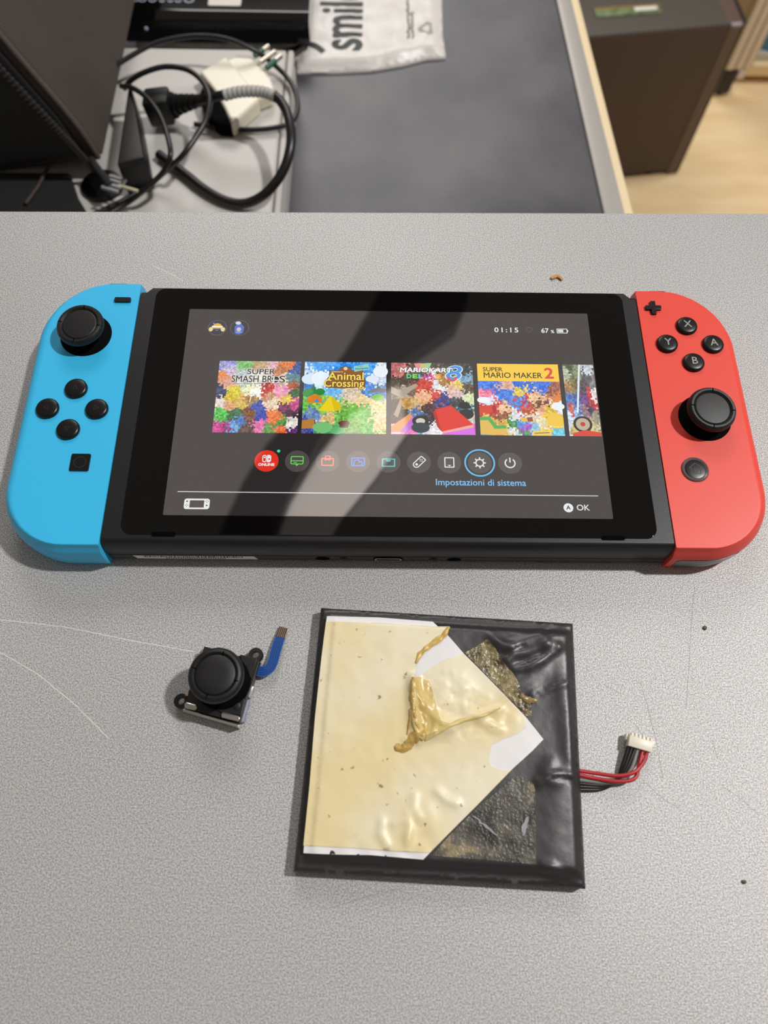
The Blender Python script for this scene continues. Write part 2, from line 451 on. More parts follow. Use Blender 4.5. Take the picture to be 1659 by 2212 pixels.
front('card_slot_cover', prism([(47, 1.2), (70, 1.2), (69.5, 2.0), (47.5, 2.0)], -1.0, -0.2), m_rear)

# display
disp = obj('display', [(flat(rrect(-68.6, -38.6, 68.6, 38.6, 0.3, 2), 13.935), m_ui, (44, 40, 41))], None, con, smooth=False, label='lit screen showing a menu of game tiles')
Z0 = 13.95
def ui(name, items, lab=None):
    pcs = []
    for i, (b, c) in enumerate(items):
        for v in b.verts: v.co.z += Z0+0.005*i
        pcs.append((b, m_ui, c))
    return obj(name, pcs, None, disp, smooth=False, label=lab)
WHT = (232, 234, 236)
def pal(anchors, u, v):
    d = sorted((((u-a[0])**2+(v-a[1])**2), a[2]) for a in anchors)[:3]
    w = [1/(q[0]+0.0012)*random.uniform(0.2, 1.4) for q in d]
    c = d[w.index(max(w))][1]; k = random.uniform(-26, 26)
    return tuple(max(0, min(255, int(ch+k+random.uniform(-9, 9)))) for ch in c)
def mosaic(x0, y1, w, h, nx, ny, anchors, zoff=0):
    """a mosaic of small irregular patches, coloured by the nearest colour notes (u right, v down)"""
    P = [[(x0+w*(i+(random.uniform(-.38, .38) if 0 < i < nx else 0))/nx, y1-h*(j+(random.uniform(-.38, .38) if 0 < j < ny else 0))/ny) for i in range(nx+1)] for j in range(ny+1)]
    by = {}
    for j in range(ny):
        for i in range(nx):
            c = pal(anchors, (i+.5)/nx, (j+.5)/ny); c = tuple(int(q/18)*18+9 for q in c)
            by.setdefault(c, []).append([P[j][i], P[j+1][i], P[j+1][i+1], P[j][i+1]])
    out = []
    for c, qs in by.items():
        b = bmesh.new()
        for q in qs: b.faces.new([b.verts.new((x, y, 0)) for x, y in q])
        out.append((b, c))
    return out
def put_tile(mos, items, lab):
    pcs = []
    for b, c in mos:
        for v in b.verts: v.co.z += Z0
        pcs.append((b, m_ui, c))
    for i, (b, c) in enumerate(items):
        for v in b.verts: v.co.z += Z0+0.008+0.004*i
        pcs.append((b, m_ui, c))
    return obj('game_tile', pcs, None, disp, smooth=False, label=lab)
TX = [-56.4, -28.0, 0.7, 29.4, 58.0]; TW = 27.1; TT = 17.45; TB = -9.8; TH = TT-TB
def uv(i, u, v): return (TX[i]+TW*u, TT-TH*v)
def fe(i, u, v, ru, rv, c, n=28): x, y = uv(i, u, v); return (flat(circ(x, y, ru*TW, rv*TH, n), 0), c)
def fp(i, pts, c): return (flat([uv(i, *q) for q in pts], 0), c)
def tx(i, s, size, u, v, c, **k): x, y = uv(i, u, v); return (textbm(s, size, x, y, 0, **k), c)
# tile 1: crowded colour mosaic under a black title
A1 = [(.1, .05, (150, 150, 210)), (.13, .12, (200, 190, 215)), (.3, .05, (120, 190, 110)), (.5, .06, (190, 160, 120)), (.66, .08, (220, 180, 190)), (.85, .04, (225, 120, 60)),
      (.95, .1, (50, 80, 150)), (.05, .22, (225, 140, 80)), (.12, .3, (215, 160, 140)), (.3, .18, (190, 200, 205)), (.5, .25, (225, 225, 215)), (.72, .12, (190, 120, 80)), (.9, .25, (90, 130, 140)), (.35, .3, (205, 215, 215)),
      (.9, .33, (175, 90, 40)), (.8, .28, (220, 200, 170)), (.05, .42, (50, 60, 110)), (.2, .45, (225, 205, 60)), (.17, .52, (215, 190, 45)), (.38, .4, (235, 235, 190)), (.5, .43, (250, 250, 240)), (.6, .42, (190, 50, 45)),
      (.63, .48, (205, 150, 120)), (.77, .43, (240, 160, 190)), (.82, .4, (235, 150, 185)), (.95, .45, (60, 100, 60)), (.07, .6, (230, 215, 205)), (.15, .62, (215, 160, 120)), (.3, .58, (215, 180, 90)),
      (.42, .55, (170, 130, 70)), (.5, .65, (60, 80, 170)), (.55, .75, (45, 70, 165)), (.45, .72, (120, 70, 35)), (.68, .6, (235, 210, 180)), (.88, .55, (230, 200, 80)), (.95, .6, (200, 70, 140)),
      (.1, .76, (60, 170, 60)), (.08, .75, (90, 200, 90)), (.22, .76, (50, 110, 60)), (.3, .85, (70, 120, 190)), (.25, .9, (100, 160, 210)), (.15, .92, (150, 40, 110)), (.05, .95, (200, 60, 140)), (.4, .93, (90, 70, 60)),
      (.7, .75, (230, 120, 60)), (.75, .82, (235, 120, 40)), (.8, .85, (60, 140, 60)), (.9, .72, (60, 20, 50)), (.85, .66, (120, 40, 90)), (.92, .87, (235, 225, 220)), (.65, .93, (90, 150, 70)), (.57, .9, (230, 110, 170)), (.95, .97, (90, 40, 110)), (.8, .97, (230, 110, 60))]
t1 = []
for dx, dy, c in ((0, 0, (235, 232, 225)), (0, 0, (24, 18, 20))):
    bo = 0.22 if c[0] > 100 else 0.05
    t1 += [tx(0, 'SUPER', 2.9, .52, .155, c, bold=bo*.8, fit=9.2+bo), tx(0, 'SMASH BR', 3.7, .415, .262, c, bold=bo*.9, fit=13.4+bo), tx(0, 'S.', 3.7, .80, .262, c, bold=bo*.9, fit=2.9+bo)]
x, y = uv(0, .698, .262)
t1 += [(flat(circ(x, y, 1.45), 0), (235, 232, 225)), (flat(circ(x, y, 1.25), 0), (24, 18, 20)), (flat([(x-.75, y-1.2), (x-.3, y-1.2), (x-.3, y+1.2), (x-.75, y+1.2)], 0), (235, 232, 225)), (flat([(x-1.2, y-.5), (x+1.2, y-.5), (x+1.2, y-.15), (x-1.2, y-.15)], 0), (235, 232, 225))]
x, y = uv(0, .5, .322); t1 += [(stroke([(x-8, y), (x+8, y)], .16, 0), (24, 18, 20)), tx(0, 'ULTIMATE', 1.4, .5, .358, (60, 52, 60), spacing=2.3, fit=12.5)]
x, y = uv(0, .43, .42)
t1 += [(flat([(x+(1.8 if k % 2 == 0 else .35)*math.cos(k*math.pi/8), y+(1.8 if k % 2 == 0 else .35)*math.sin(k*math.pi/8)) for k in range(16)], 0), (255, 255, 245)), (stroke([(x-.5, y-4.5), (x+.2, y+3)], .2, 0), (255, 255, 240))]
put_tile(mosaic(TX[0], TT, TW, TH, 50, 50, A1), t1, 'tile with a crowded multicolour picture and a black title')
# tile 2: generic seaside camp under a wooden title board
A2 = [(.2, .06, (70, 160, 240)), (.5, .05, (60, 150, 240)), (.8, .1, (90, 170, 245)), (.1, .22, (205, 228, 248)), (.2, .27, (225, 240, 250)), (.9, .15, (235, 245, 252)), (.95, .25, (215, 232, 250)), (.35, .33, (120, 190, 240)),
      (.05, .33, (40, 120, 190)), (.8, .42, (90, 150, 230)), (.95, .38, (120, 150, 190)), (.6, .43, (225, 205, 180)), (.7, .55, (240, 215, 165)), (.85, .6, (238, 212, 160)), (.95, .75, (240, 215, 165)), (.05, .55, (110, 190, 80)), (.25, .65, (150, 200, 90)),
      (.3, .8, (225, 195, 130)), (.6, .7, (120, 190, 80)), (.75, .68, (110, 185, 75)), (.5, .85, (110, 180, 75)), (.8, .9, (110, 185, 80)), (.88, .88, (235, 205, 150)), (.3, .93, (90, 170, 110)), (.45, .95, (100, 180, 110)), (.05, .9, (80, 80, 160)), (.15, .75, (110, 140, 190)), (.6, .95, (120, 170, 80))]
t2 = [fe(1, .07, .25, .1, .075, (215, 233, 250)), fe(1, .2, .24, .11, .1, (232, 243, 252)), fe(1, .93, .13, .09, .08, (242, 248, 253)), fe(1, .83, .24, .08, .05, (228, 240, 252)),
      fp(1, [(.06, .46), (.12, .31), (.17, .46)], (30, 120, 70)), fe(1, .06, .45, .07, .06, (50, 150, 70)), fe(1, .2, .43, .06, .05, (45, 140, 65)),
      fp(1, [(.05, .585), (.06, .5), (.13, .465), (.2, .48), (.24, .585)], (225, 130, 45)), fp(1, [(.13, .575), (.17, .52), (.2, .575)], (70, 150, 200)),
      fp(1, [(.19, .69), (.33, .48), (.45, .6), (.46, .68), (.3, .7)], (240, 215, 40)), fp(1, [(.33, .48), (.45, .6), (.46, .68), (.38, .69)], (225, 195, 30)),
      fe(1, .9, .5, .07, .05, (130, 200, 90)), fp(1, [(.8, .44), (.8, .4), (.9, .36), (1, .38), (1, .41)], (140, 130, 140)),
      fp(1, [(0, .94), (0, .83), (.14, .8), (.16, .93)], (190, 130, 60)), fe(1, .5, .86, .07, .035, (110, 60, 40)), fp(1, [(.44, .86), (.56, .86), (.55, .92), (.45, .92)], (90, 50, 35)),
      fe(1, .25, .92, .12, .07, (120, 195, 120)), fe(1, .42, .96, .08, .05, (95, 180, 115))]
brd = [(.3, .12), (.42, .12), (.44, .08), (.5, .06), (.57, .08), (.58, .12), (.72, .12), (.71, .2), (.75, .26), (.74, .36), (.6, .37), (.45, .38), (.27, .37), (.25, .31), (.28, .24), (.31, .2)]
t2 += [fp(1, brd, (105, 66, 40)), fp(1, [(.3+.94*(u-.3) if 0 else u*.97+.015, v*.95+.012) for u, v in brd], (150, 98, 58)), fe(1, .5, .095, .025, .025, (235, 215, 160)),
       fp(1, [(.6, .06), (.78, .02), (.79, .1), (.61, .14)], (150, 215, 205)), tx(1, 'New', .9, .68, .055, (60, 140, 150), rot=.12), tx(1, 'Horizons', 1.15, .7, .092, (60, 110, 120), rot=.1, bold=.03),
       tx(1, 'Welcome to', .75, .4, .142, (240, 225, 190), bold=.02)]
for bo, c in ((.24, (96, 58, 30)), (.07, (250, 225, 110))):
    t2 += [tx(1, 'Animal', 4.2, .507, .21, c, bold=bo, fit=11.8+bo), tx(1, 'Crossing', 4.0, .488, .312, c, bold=bo, fit=13.1+bo)]
put_tile(mosaic(TX[1], TT, TW, TH, 44, 44, A2), t2, 'tile with a seaside camp picture and a wooden title board')
# tile 3: night scene mosaic with a red wedge
A3 = [(.05, .05, (190, 110, 120)), (.12, .12, (200, 120, 110)), (.3, .1, (80, 75, 60)), (.75, .08, (70, 70, 66)), (.9, .1, (60, 62, 66)), (.92, .22, (120, 160, 190)), (.05, .3, (70, 52, 34)), (.2, .25, (60, 45, 30)), (.15, .42, (175, 160, 140)), (.05, .42, (110, 95, 75)),
      (.25, .38, (120, 100, 75)), (.35, .36, (200, 50, 40)), (.45, .33, (205, 60, 45)), (.38, .43, (235, 180, 140)), (.4, .5, (225, 170, 130)), (.55, .33, (225, 225, 230)), (.6, .36, (230, 230, 235)), (.55, .45, (210, 70, 50)), (.62, .5, (60, 60, 130)), (.65, .28, (170, 120, 60)), (.8, .3, (230, 200, 110)), (.8, .42, (225, 190, 200)), (.75, .38, (220, 180, 160)),
      (.93, .35, (90, 80, 60)), (.95, .5, (215, 225, 180)), (.18, .58, (190, 140, 60)), (.28, .6, (200, 170, 110)), (.3, .68, (70, 110, 170)), (.12, .7, (60, 50, 40)), (.05, .6, (60, 48, 36)), (.05, .8, (80, 60, 50)), (.45, .65, (70, 40, 50)), (.8, .58, (60, 70, 70)), (.9, .68, (50, 60, 60)), (.87, .63, (70, 150, 160)), (.95, .8, (200, 200, 190)),
      (.15, .9, (230, 140, 120)), (.06, .97, (235, 190, 210)), (.25, .97, (225, 120, 190)), (.4, .97, (225, 190, 230)), (.97, .95, (225, 90, 225)), (.85, .97, (200, 120, 230)), (.35, .85, (40, 40, 45)), (.35, .92, (90, 190, 190)), (.5, .97, (235, 235, 235))]
t3 = [fp(2, [(.28, .01), (.5, 0), (.45, .12), (.33, .12)], (200, 190, 120)), fp(2, [(.28, .01), (.36, 0), (.36, .12), (.33, .12)], (230, 140, 140)), fp(2, [(.43, 0), (.5, 0), (.45, .12), (.42, .12)], (150, 210, 150)),
      fp(2, [(0, .97), (0, .9), (.22, .72), (.26, .76), (.1, .97)], (235, 150, 90)), fp(2, [(.1, .97), (.26, .76), (.3, .8), (.2, .98)], (190, 110, 210)),
      fe(2, .35, .82, .1, .075, (26, 26, 30)), fe(2, .35, .82, .055, .04, (210, 205, 190)), fe(2, .35, .91, .11, .07, (40, 60, 66)), fe(2, .9, .72, .09, .07, (30, 34, 38)), fe(2, .88, .6, .07, .05, (26, 28, 32)),
      fp(2, [(.53, .66), (.72, .6), (.98, .86), (.6, .96)], (225, 50, 40)), fp(2, [(.53, .66), (.6, .96), (.55, .9), (.5, .7)], (180, 32, 34)), fp(2, [(.6, .96), (.98, .86), (.98, .92), (.62, .99)], (240, 170, 160)), fp(2, [(.6, .99), (.98, .9), (1, 1), (.6, 1)], (220, 110, 230)),
      fp(2, [(0, .34), (.1, .4), (.3, .3), (.33, .33), (.12, .5), (0, .44)], (170, 158, 140)), fp(2, [(.03, .74), (.1, .55), (.14, .57), (.08, .78)], (165, 150, 130))]
t3 += [(textbm(s, 2.2, *uv(2, .22+.072*k, .197), 0, bold=.09, fit=1.65), c) for k, (s, c) in enumerate(zip('DELUXE', ((70, 210, 140), (120, 220, 90), (70, 200, 220), (190, 90, 220), (240, 110, 180), (250, 180, 70))))]
t3 += [tx(2, '8', 7.6, .77, .15, (210, 235, 250), bold=.3, fit=6.2, shear=.15), tx(2, '8', 7.6, .77, .15, (60, 150, 220), bold=.1, fit=5.4, shear=.15)]
x, y = uv(2, .745, .205); t3 += [(ring(x, y, .9, 1.7, 0, 170, 370), (220, 70, 110))]
t3 += [tx(2, 'MARIOKART', 2.4, .43, .108, (30, 26, 26), bold=.16, fit=18.1, shear=.12), tx(2, 'MARIOKART', 2.4, .43, .108, (245, 245, 248), bold=.08, fit=17.7, shear=.12)]
put_tile(mosaic(TX[2], TT, TW, TH, 50, 50, A3), t3, 'tile with a dark picture, a red wedge and a white title')
# tile 4: yellow header over a blue sky with building blocks
A4 = [(.1, .3, (60, 120, 225)), (.5, .3, (55, 115, 225)), (.8, .3, (55, 115, 225)), (.08, .45, (235, 120, 150)), (.03, .5, (240, 150, 170)), (.1, .56, (215, 230, 250)), (.35, .4, (65, 125, 225)), (.37, .33, (220, 170, 150)), (.48, .38, (225, 200, 90)), (.92, .35, (150, 90, 70)), (.95, .48, (215, 130, 70)), (.96, .58, (225, 235, 250)), (.5, .55, (90, 140, 225)), (.53, .56, (200, 60, 60)),
      (.05, .6, (205, 60, 50)), (.15, .63, (200, 62, 52)), (.3, .66, (235, 190, 150)), (.3, .72, (150, 90, 60)), (.7, .5, (235, 190, 150)), (.72, .62, (225, 170, 130)), (.72, .57, (110, 60, 40)), (.45, .75, (225, 225, 232)), (.6, .66, (190, 80, 60)), (.65, .75, (230, 215, 190)), (.1, .85, (225, 190, 100)), (.2, .9, (220, 175, 80)), (.3, .85, (225, 185, 90)),
      (.37, .85, (70, 150, 70)), (.38, .95, (225, 230, 230)), (.55, .9, (160, 90, 190)), (.55, .97, (90, 160, 90)), (.5, .82, (90, 160, 225)), (.85, .7, (230, 190, 70)), (.9, .82, (235, 195, 75)), (.75, .85, (240, 225, 180)), (.75, .97, (225, 195, 90)), (.95, .97, (110, 200, 230)), (.3, .97, (225, 190, 90)), (.02, .97, (110, 180, 230)), (.65, .9, (150, 200, 230))]
t4 = [fp(3, [(0, 0), (1, 0), (1, .25), (0, .25)], (250, 205, 65)), fe(3, .06, .52, .08, .045, (240, 246, 253)), fe(3, .95, .6, .08, .05, (238, 244, 252)),
      fp(3, [(.0, .7), (0, .6), (.17, .59), (.19, .69)], (215, 62, 48)), fe(3, .18, .64, .025, .055, (165, 35, 35)),
      fp(3, [(0, .8), (0, .755), (.12, .75), (.2, .87), (.31, .865), (.31, .91), (.17, .915), (.1, .8)], (80, 175, 85)),
      fp(3, [(0, .99), (0, .8), (.1, .8), (.17, .915), (.31, .91), (.31, .99)], (228, 186, 88)),
      fp(3, [(.49, .76), (.56, .755), (.565, .81), (.495, .815)], (235, 190, 60)), fp(3, [(.565, .755), (.63, .75), (.635, .81), (.57, .812)], (150, 80, 60)),
      fp(3, [(.92, .47), (1, .465), (1, .52), (.92, .525)], (225, 135, 65)), fp(3, [(.8, .86), (.82, .72), (.87, .68), (.95, .7), (1, .76), (1, .88)], (240, 200, 70)),
      fp(3, [(.62, 1), (.62, .94), (.82, .93), (.83, 1)], (240, 205, 100)), fp(3, [(.64, .965), (.82, .955), (.82, .965), (.64, .975)], (120, 80, 50))]
t4 += [tx(3, 'SUPER', 2.3, .19, .085, (62, 46, 30), bold=.04, fit=6.6), tx(3, 'MARIO MAKER', 3.0, .435, .17, (62, 46, 30), bold=.04, fit=19.5), tx(3, '2', 5.8, .88, .14, (216, 72, 52), bold=.16, fit=3.1)]
put_tile(mosaic(TX[3], TT, TW, TH, 46, 46, A4), t4, 'tile with a yellow header over a blue sky picture')
# tile 5: cut off by the screen edge
TW5 = 10.3
A5 = [(.2, .05, (90, 100, 70)), (.1, .12, (170, 185, 160)), (.4, .1, (130, 140, 110)), (.3, .3, (120, 110, 70)), (.15, .35, (170, 130, 80)), (.1, .5, (70, 120, 190)), (.3, .55, (80, 110, 180)), (.15, .65, (200, 90, 80)), (.25, .7, (150, 190, 230)), (.8, .05, (200, 205, 210)), (.8, .2, (90, 90, 96)), (.9, .28, (130, 130, 134)),
      (.6, .35, (80, 80, 84)), (.65, .45, (110, 60, 130)), (.75, .42, (200, 50, 60)), (.92, .45, (235, 225, 225)), (.85, .55, (190, 50, 60)), (.75, .63, (70, 60, 90)), (.6, .7, (150, 120, 130)), (.85, .75, (150, 150, 130)), (.8, .85, (200, 190, 140)), (.2, .85, (200, 180, 110)), (.1, .78, (200, 220, 240))]
TW_, TW = TW, TW5
t5 = [fp(4, [(.52, 0), (.58, 0), (.36, .68), (.3, .68)], (228, 236, 244)), fe(4, .45, .84, .3, .11, (34, 30, 30)), fe(4, .45, .84, .22, .083, (190, 175, 150)), fe(4, .45, .84, .08, .03, (200, 50, 50)),
      fp(4, [(.1, 1), (.12, .96), (.5, .92), (1, .95), (1, 1)], (220, 62, 44))]
put_tile(mosaic(TX[4], TT, TW5, TH, 19, 46, A5), t5, 'narrow tile cut off by the right edge of the screen')
TW = TW_
# menu icons
IY = -19.8; IX = [-38.4+9.575*k for k in range(9)]
DG = (80, 75, 74)
def icon(k, items, disc=DG, lab=None): ui('menu_icon', [(flat(circ(IX[k], IY, 3.78), 0), disc)]+items, lab)
x = IX[0]
icon(0, [(rstroke(x-1.25, IY-.35, x-.12, IY+1.95, .3, 0, .6), WHT), (flat(circ(x-.65, IY+1.2, .28), 0), WHT), (flat(rrect(x+.12, IY-.5, x+1.4, IY+2.1, (.05, .7, .7, .05)), 0), WHT), (flat(circ(x+.78, IY+.6, .3), 0), (226, 52, 36)),
         (textbm('ONLINE', 1.25, x, IY-1.35, 0, bold=.06, sx=1.12), WHT)], (228, 52, 36), 'round red icon with a white emblem')
ui('status_dot', [(flat(circ(IX[0]+3.6, IY+3.5, .5), 0), (70, 230, 180))])
x = IX[1]; G = (110, 215, 100)
icon(1, [(rstroke(x-1.9, IY-1.0, x+1.9, IY+1.6, .3, 0, .4), G), (stroke([(x-1.8, IY+.1), (x+1.8, IY+.1)], .3, 0), G), (stroke([(x-1.1, IY-.5), (x, IY-.5)], .22, 0), G), (flat([(x-.6, IY-1.05), (x, IY-1.75), (x+.6, IY-1.05)], 0), G)], lab='round icon with a green message sign')
x = IX[2]; G = (240, 115, 95)
icon(2, [(rstroke(x-1.8, IY-1.4, x+1.8, IY+1.0, .4, 0, .1), G), (rstroke(x-.75, IY+.6, x+.75, IY+1.9, .35, 0, .3), G), (stroke([(x-.75, IY+1), (x-.75, IY+.3)], .35, 0), G), (stroke([(x+.75, IY+1), (x+.75, IY+.3)], .35, 0), G)], lab='round icon with an orange shopping bag')
x = IX[3]; G = (75, 135, 245)
icon(3, [(rstroke(x-2.0, IY-1.4, x+2.0, IY+1.3, .35, 0, .05), G), (stroke([(x-1.3, IY-1.3), (x-1.3, IY-.2), (x-.9, IY+.5), (x-.1, IY+.7), (x+.4, IY+.1), (x+.4, IY-.4)], .3, 0), G), (stroke([(x+.3, IY-.1), (x+.9, IY+.1), (x+1.3, IY-.3), (x+1.3, IY-1.3)], .3, 0), G)], lab='round icon with a blue picture frame')
x = IX[4]; G = (90, 205, 200)
icon(4, [(stroke([(x-1.0, IY+1.0), (x-1.9, IY+1.0), (x-1.9, IY-1.5), (x+1.9, IY-1.5), (x+1.9, IY+1.0), (x+1.0, IY+1.0)], .35, 0)if 1 else None, G)]+[(ring(x, IY+1.9-.65*k+1.0, 1.75-.25*k, 2.0-.25*k, 0, 240, 300, 10), G) for k in range(3)], lab='round icon with a teal signal sign')
x = IX[5]
rc = [Vector(q) for q in rrect(-2.1, -.95, 2.1, .95, (.9, .2, .2, .9))]; ca, sa = math.cos(.8), math.sin(.8)
rot = lambda q: (x+q[0]*ca-q[1]*sa, IY+q[0]*sa+q[1]*ca)
icon(5, [(stroke([rot(q) for q in rc], .32, 0, True), WHT), (flat(circ(*rot((-1.05, 0)), .42), 0), WHT)]+[(flat(circ(*rot((1+.4*dx, .4*dy)), .18, n=10), 0), WHT) for dx, dy in ((1, 0), (-1, 0), (0, 1), (0, -1))], lab='round icon with a white controller outline')
x = IX[6]
icon(6, [(rstroke(x-1.4, IY-1.6, x+1.4, IY+1.7, .34, 0, .05), WHT), (flat([(x-.6, IY-.85), (x, IY-1.3), (x+.6, IY-.85)], 0), WHT)], lab='round icon with a white page outline')
x = IX[7]
gear = [(flat([(x+r*math.cos(a)-.2*s*math.sin(a), IY+r*math.sin(a)+.2*s*math.cos(a)) for r, s in ((1.3, -1), (1.95, -1), (1.95, 1), (1.3, 1))], 0), WHT) for a in [k*math.pi/4 for k in range(8)]]
icon(7, [(ring(x, IY, 4.35, 4.85, 0), (95, 190, 245)), (ring(x, IY, 1.0, 1.38, 0), WHT)]+gear, lab='round gear icon inside a light blue ring')
x = IX[8]
icon(8, [(ring(x, IY, 1.35, 1.75, 0, -235, 55), WHT), (stroke([(x, IY+.2), (x, IY+1.95)], .38, 0), WHT)], lab='round icon with a white power sign')
ui('caption_text', [(textbm('Impostazioni di sistema', 3.15, 28.6, -26.75, 0, bold=.02, sx=.955), (120, 195, 250))])
ui('divider_line', [(stroke([(-65, -30.7), (64.8, -30.9)], .24, 0), (225, 225, 228))])
# console sign, lower left
sx_, sy_ = -58.7, -34.8
ui('console_icon', [(flat(rrect(sx_-3.9, sy_-1.75, sx_+3.9, sy_+1.75, .8), 0), WHT), (flat(rrect(sx_-2.2, sy_-1.25, sx_+2.2, sy_+1.2, .05), 0), (62, 54, 54)), (flat(circ(sx_-3.05, sy_+.85, .28), 0), (62, 54, 54)), (flat(circ(sx_+3.05, sy_-.5, .28), 0), (62, 54, 54))]
   + [(flat(circ(sx_-3.05+.38*a, sy_-.5+.38*b, .14, n=10), 0), (62, 54, 54)) for a, b in ((1, 0), (-1, 0), (0, 1), (0, -1))] + [(flat(circ(sx_+3.05+.38*a, sy_+.85+.38*b, .14, n=10), 0), (62, 54, 54)) for a, b in ((1, 0), (-1, 0), (0, 1), (0, -1))])
ui('button_hint', [(flat(circ(55.2, -35.0, 1.5), 0), WHT), (textbm('A', 1.9, 55.2, -35.0, 0, bold=.06), (52, 46, 46)), (textbm('OK', 2.75, 59.7, -35.0, 0, bold=.02), WHT)])
ui('clock_text', [(textbm('01:15', 2.75, 40.1, 31.2, 0, bold=.04, spacing=1.25, fit=8.2), WHT)])
ui('wifi_icon', [(stroke([(46.6, 31.9), (47.9, 30.3), (49.2, 31.9)], .2, 0), (84, 78, 74)), (ring(47.9, 30.3, 2.0, 2.25, 0, 50, 130, 12), (84, 78, 74))])
ui('charge_text', [(textbm('67', 2.6, 53.3, 31.1, 0, bold=.05), WHT), (textbm('%', 1.7, 55.9, 30.8, 0, bold=.04), WHT)])
ui('charge_icon', [(rstroke(57.5, 30.3, 60.9, 31.95, .25, 0, .05), WHT), (flat([(60.9, 30.8), (61.3, 30.8), (61.3, 31.5), (60.9, 31.5)], 0), WHT), (flat([(57.8, 30.6), (59.6, 30.6), (59.6, 31.7), (57.8, 31.7)], 0), (215, 220, 225))])
# user pictures: plain stand-ins in the same colours
ui('user_picture', [(ring(-58.5, 30.9, 3.0, 3.15, 0), (110, 104, 104)), (flat(circ(-58.5, 30.9, 3.0), 0), (44, 38, 60)), (flat(circ(-58.5, 31.2, 1.6, 1.5), 0), (225, 175, 70)), (flat([(-60.3, 31.0), (-56.8, 31.0), (-56.6, 31.6), (-60.4, 31.6)], 0), (240, 240, 235)), (flat([(-60, 29.8), (-57, 29.8), (-57.2, 30.5), (-59.8, 30.5)], 0), (60, 60, 130)), (flat(circ(-60.6, 30.2, .7, .9), 0), (232, 215, 150)), (flat(circ(-56.5, 30.2, .7, .9), 0), (232, 215, 150)), (flat(circ(-59.8, 32.6, .3), 0), (110, 130, 210))], 'round user picture in yellow and dark blue')
ui('user_picture', [(ring(-50.9, 30.9, 3.0, 3.15, 0), (110, 104, 104)), (flat(circ(-50.9, 30.9, 3.0), 0), (40, 36, 46)), (flat([(-52.4, 28.6), (-52.6, 31.2), (-51.8, 32.6), (-50.4, 32.6), (-49.3, 31.2), (-49.6, 28.9), (-51, 28.1)], 0), (80, 110, 200)), (flat(circ(-51.5, 32.9, .95, .65), 0), (215, 215, 235)), (flat(circ(-51.1, 30.3, .75, .8), 0), (215, 195, 195)), (flat([(-52, 28.8), (-50, 28.9), (-50.6, 29.5), (-51.6, 29.5)], 0), (130, 160, 225))], 'round user picture in blue and white')

# controllers
def joy_levels(side):
    L = []
    for z, ins in ((0.3, 6.5), (1.0, 3.8), (2.6, 1.7), (4.6, 0.55), (6.8, 0.0), (9.2, 0.05), (11.0, 0.5), (12.4, 1.35), (13.35, 2.6), (13.8, 3.9), (13.95, 5.4)):
        q = max(3.0, 24-ins*.7); q2 = max(3.0, 21.5-ins*.7); s = min(ins, 1.1)*0.7
        yb_ = s*1.9+(ins-s)*.12 if z > 7 else {0.3: 1.3, 1.0: .55, 2.6: .1}.get(z, 0)
        if side < 0: P = rrect(-119.4+ins*.8, -50.3+yb_, -86.6, 50.6-s*1.4-(ins-s)*.12, (q, .25, .25, q2), 14)
        else: P = rrect(86.6, -49.8+yb_, 118.9-ins*.8, 50.2-s*1.4-(ins-s)*.12, (.25, q, q2, .25), 14)
        L.append([(x, y, z) for x, y in P])
    return L
FZ = 13.95
def stick(par, cx, cy, tilt=(0, 0)):
    b = lathe([(0, 3.3), (5.2, 3.22), (5.55, 3.05), (5.7, 2.85), (5.85, 3.05), (6.3, 3.5), (6.9, 3.5), (7.45, 3.05), (7.75, 2.2), (7.7, 1.5), (7.2, .95), (6.3, .8), (5.0, .7), (4.4, .1)], (0, 0, 0), 64)
    ns = []
    for k in range(4):
        a = k*math.pi/2-.12; c = Vector((6.55*math.cos(a), 6.55*math.sin(a), 3.25))
        ns.append(obox(c, (math.cos(a), math.sin(a), 0), (-math.sin(a), math.cos(a), 0), (0, 0, 1), .55, .13, .32))
    nb = join(*ns); M_ = Matrix.Translation((cx, cy, FZ+3.2)) @ Matrix.Rotation(tilt[0], 4, 'X') @ Matrix.Rotation(tilt[1], 4, 'Y')
    for q in (b, nb): q.transform(M_)
    obj('thumbstick', [(b, m_rub), (nb, m_dark)], None, par, label='black rubber thumbstick')
    obj('stick_socket', lathe([(8.55, -.3), (8.55, .1), (8.3, .2), (7.2, .35), (5.4, 1.0), (4.2, 1.9), (3.9, 2.6), (0, 2.6)], (cx, cy, FZ), 48), m_socket, par)
def button(name, par, x, y, r, lab, items=None, h=1.35):
    b = lathe([(r, -.3), (r, .12), (r, h*.55), (r-.25, h*.82), (r-.8, h*.97), (r*.5, h+.03), (0, h+.05)], (x, y, FZ), 40)
    pcs = [(b, m_btn)]
    for q, m in (items or []):
        for v in q.verts: v.co.z += FZ+h+.06
        pcs.append((q, m))
    return obj(name, pcs, None, par, label=lab)
ctl = obj('controller', loops(joy_levels(-1)), m_blue, con, label='sky blue controller half')
stick(ctl, -102.3, 27.2, (.05, -.03))
CX, CY = -102.0, -1.9
for dx, dy, nm in ((0, 7.6, 'up'), (-7.9, 0, 'left'), (7.9, 0, 'right'), (0, -7.6, 'down')):
    a = math.atan2(dy, dx)
    tri = [(CX+dx+r*math.cos(a+t), CY+dy+r*math.sin(a+t)) for r, t in ((.95, 0), (.95, 2.2), (.95, -2.2))]
    button('direction_button', ctl, CX+dx, CY+dy, 3.65, 'plain glossy black button pointing '+nm, [(stroke(tri, .14, 0, True), m_emb)])
obj('minus_button', prism(rrect(-94.7, 40.9, -89.2, 42.7, .3, 4), FZ-.3, FZ+.8, .15), m_btn, ctl)
cb = prism(rrect(-99.4, -24.1, -93.4, -18.1, .5, 4), FZ-.3, FZ+.45, .15)
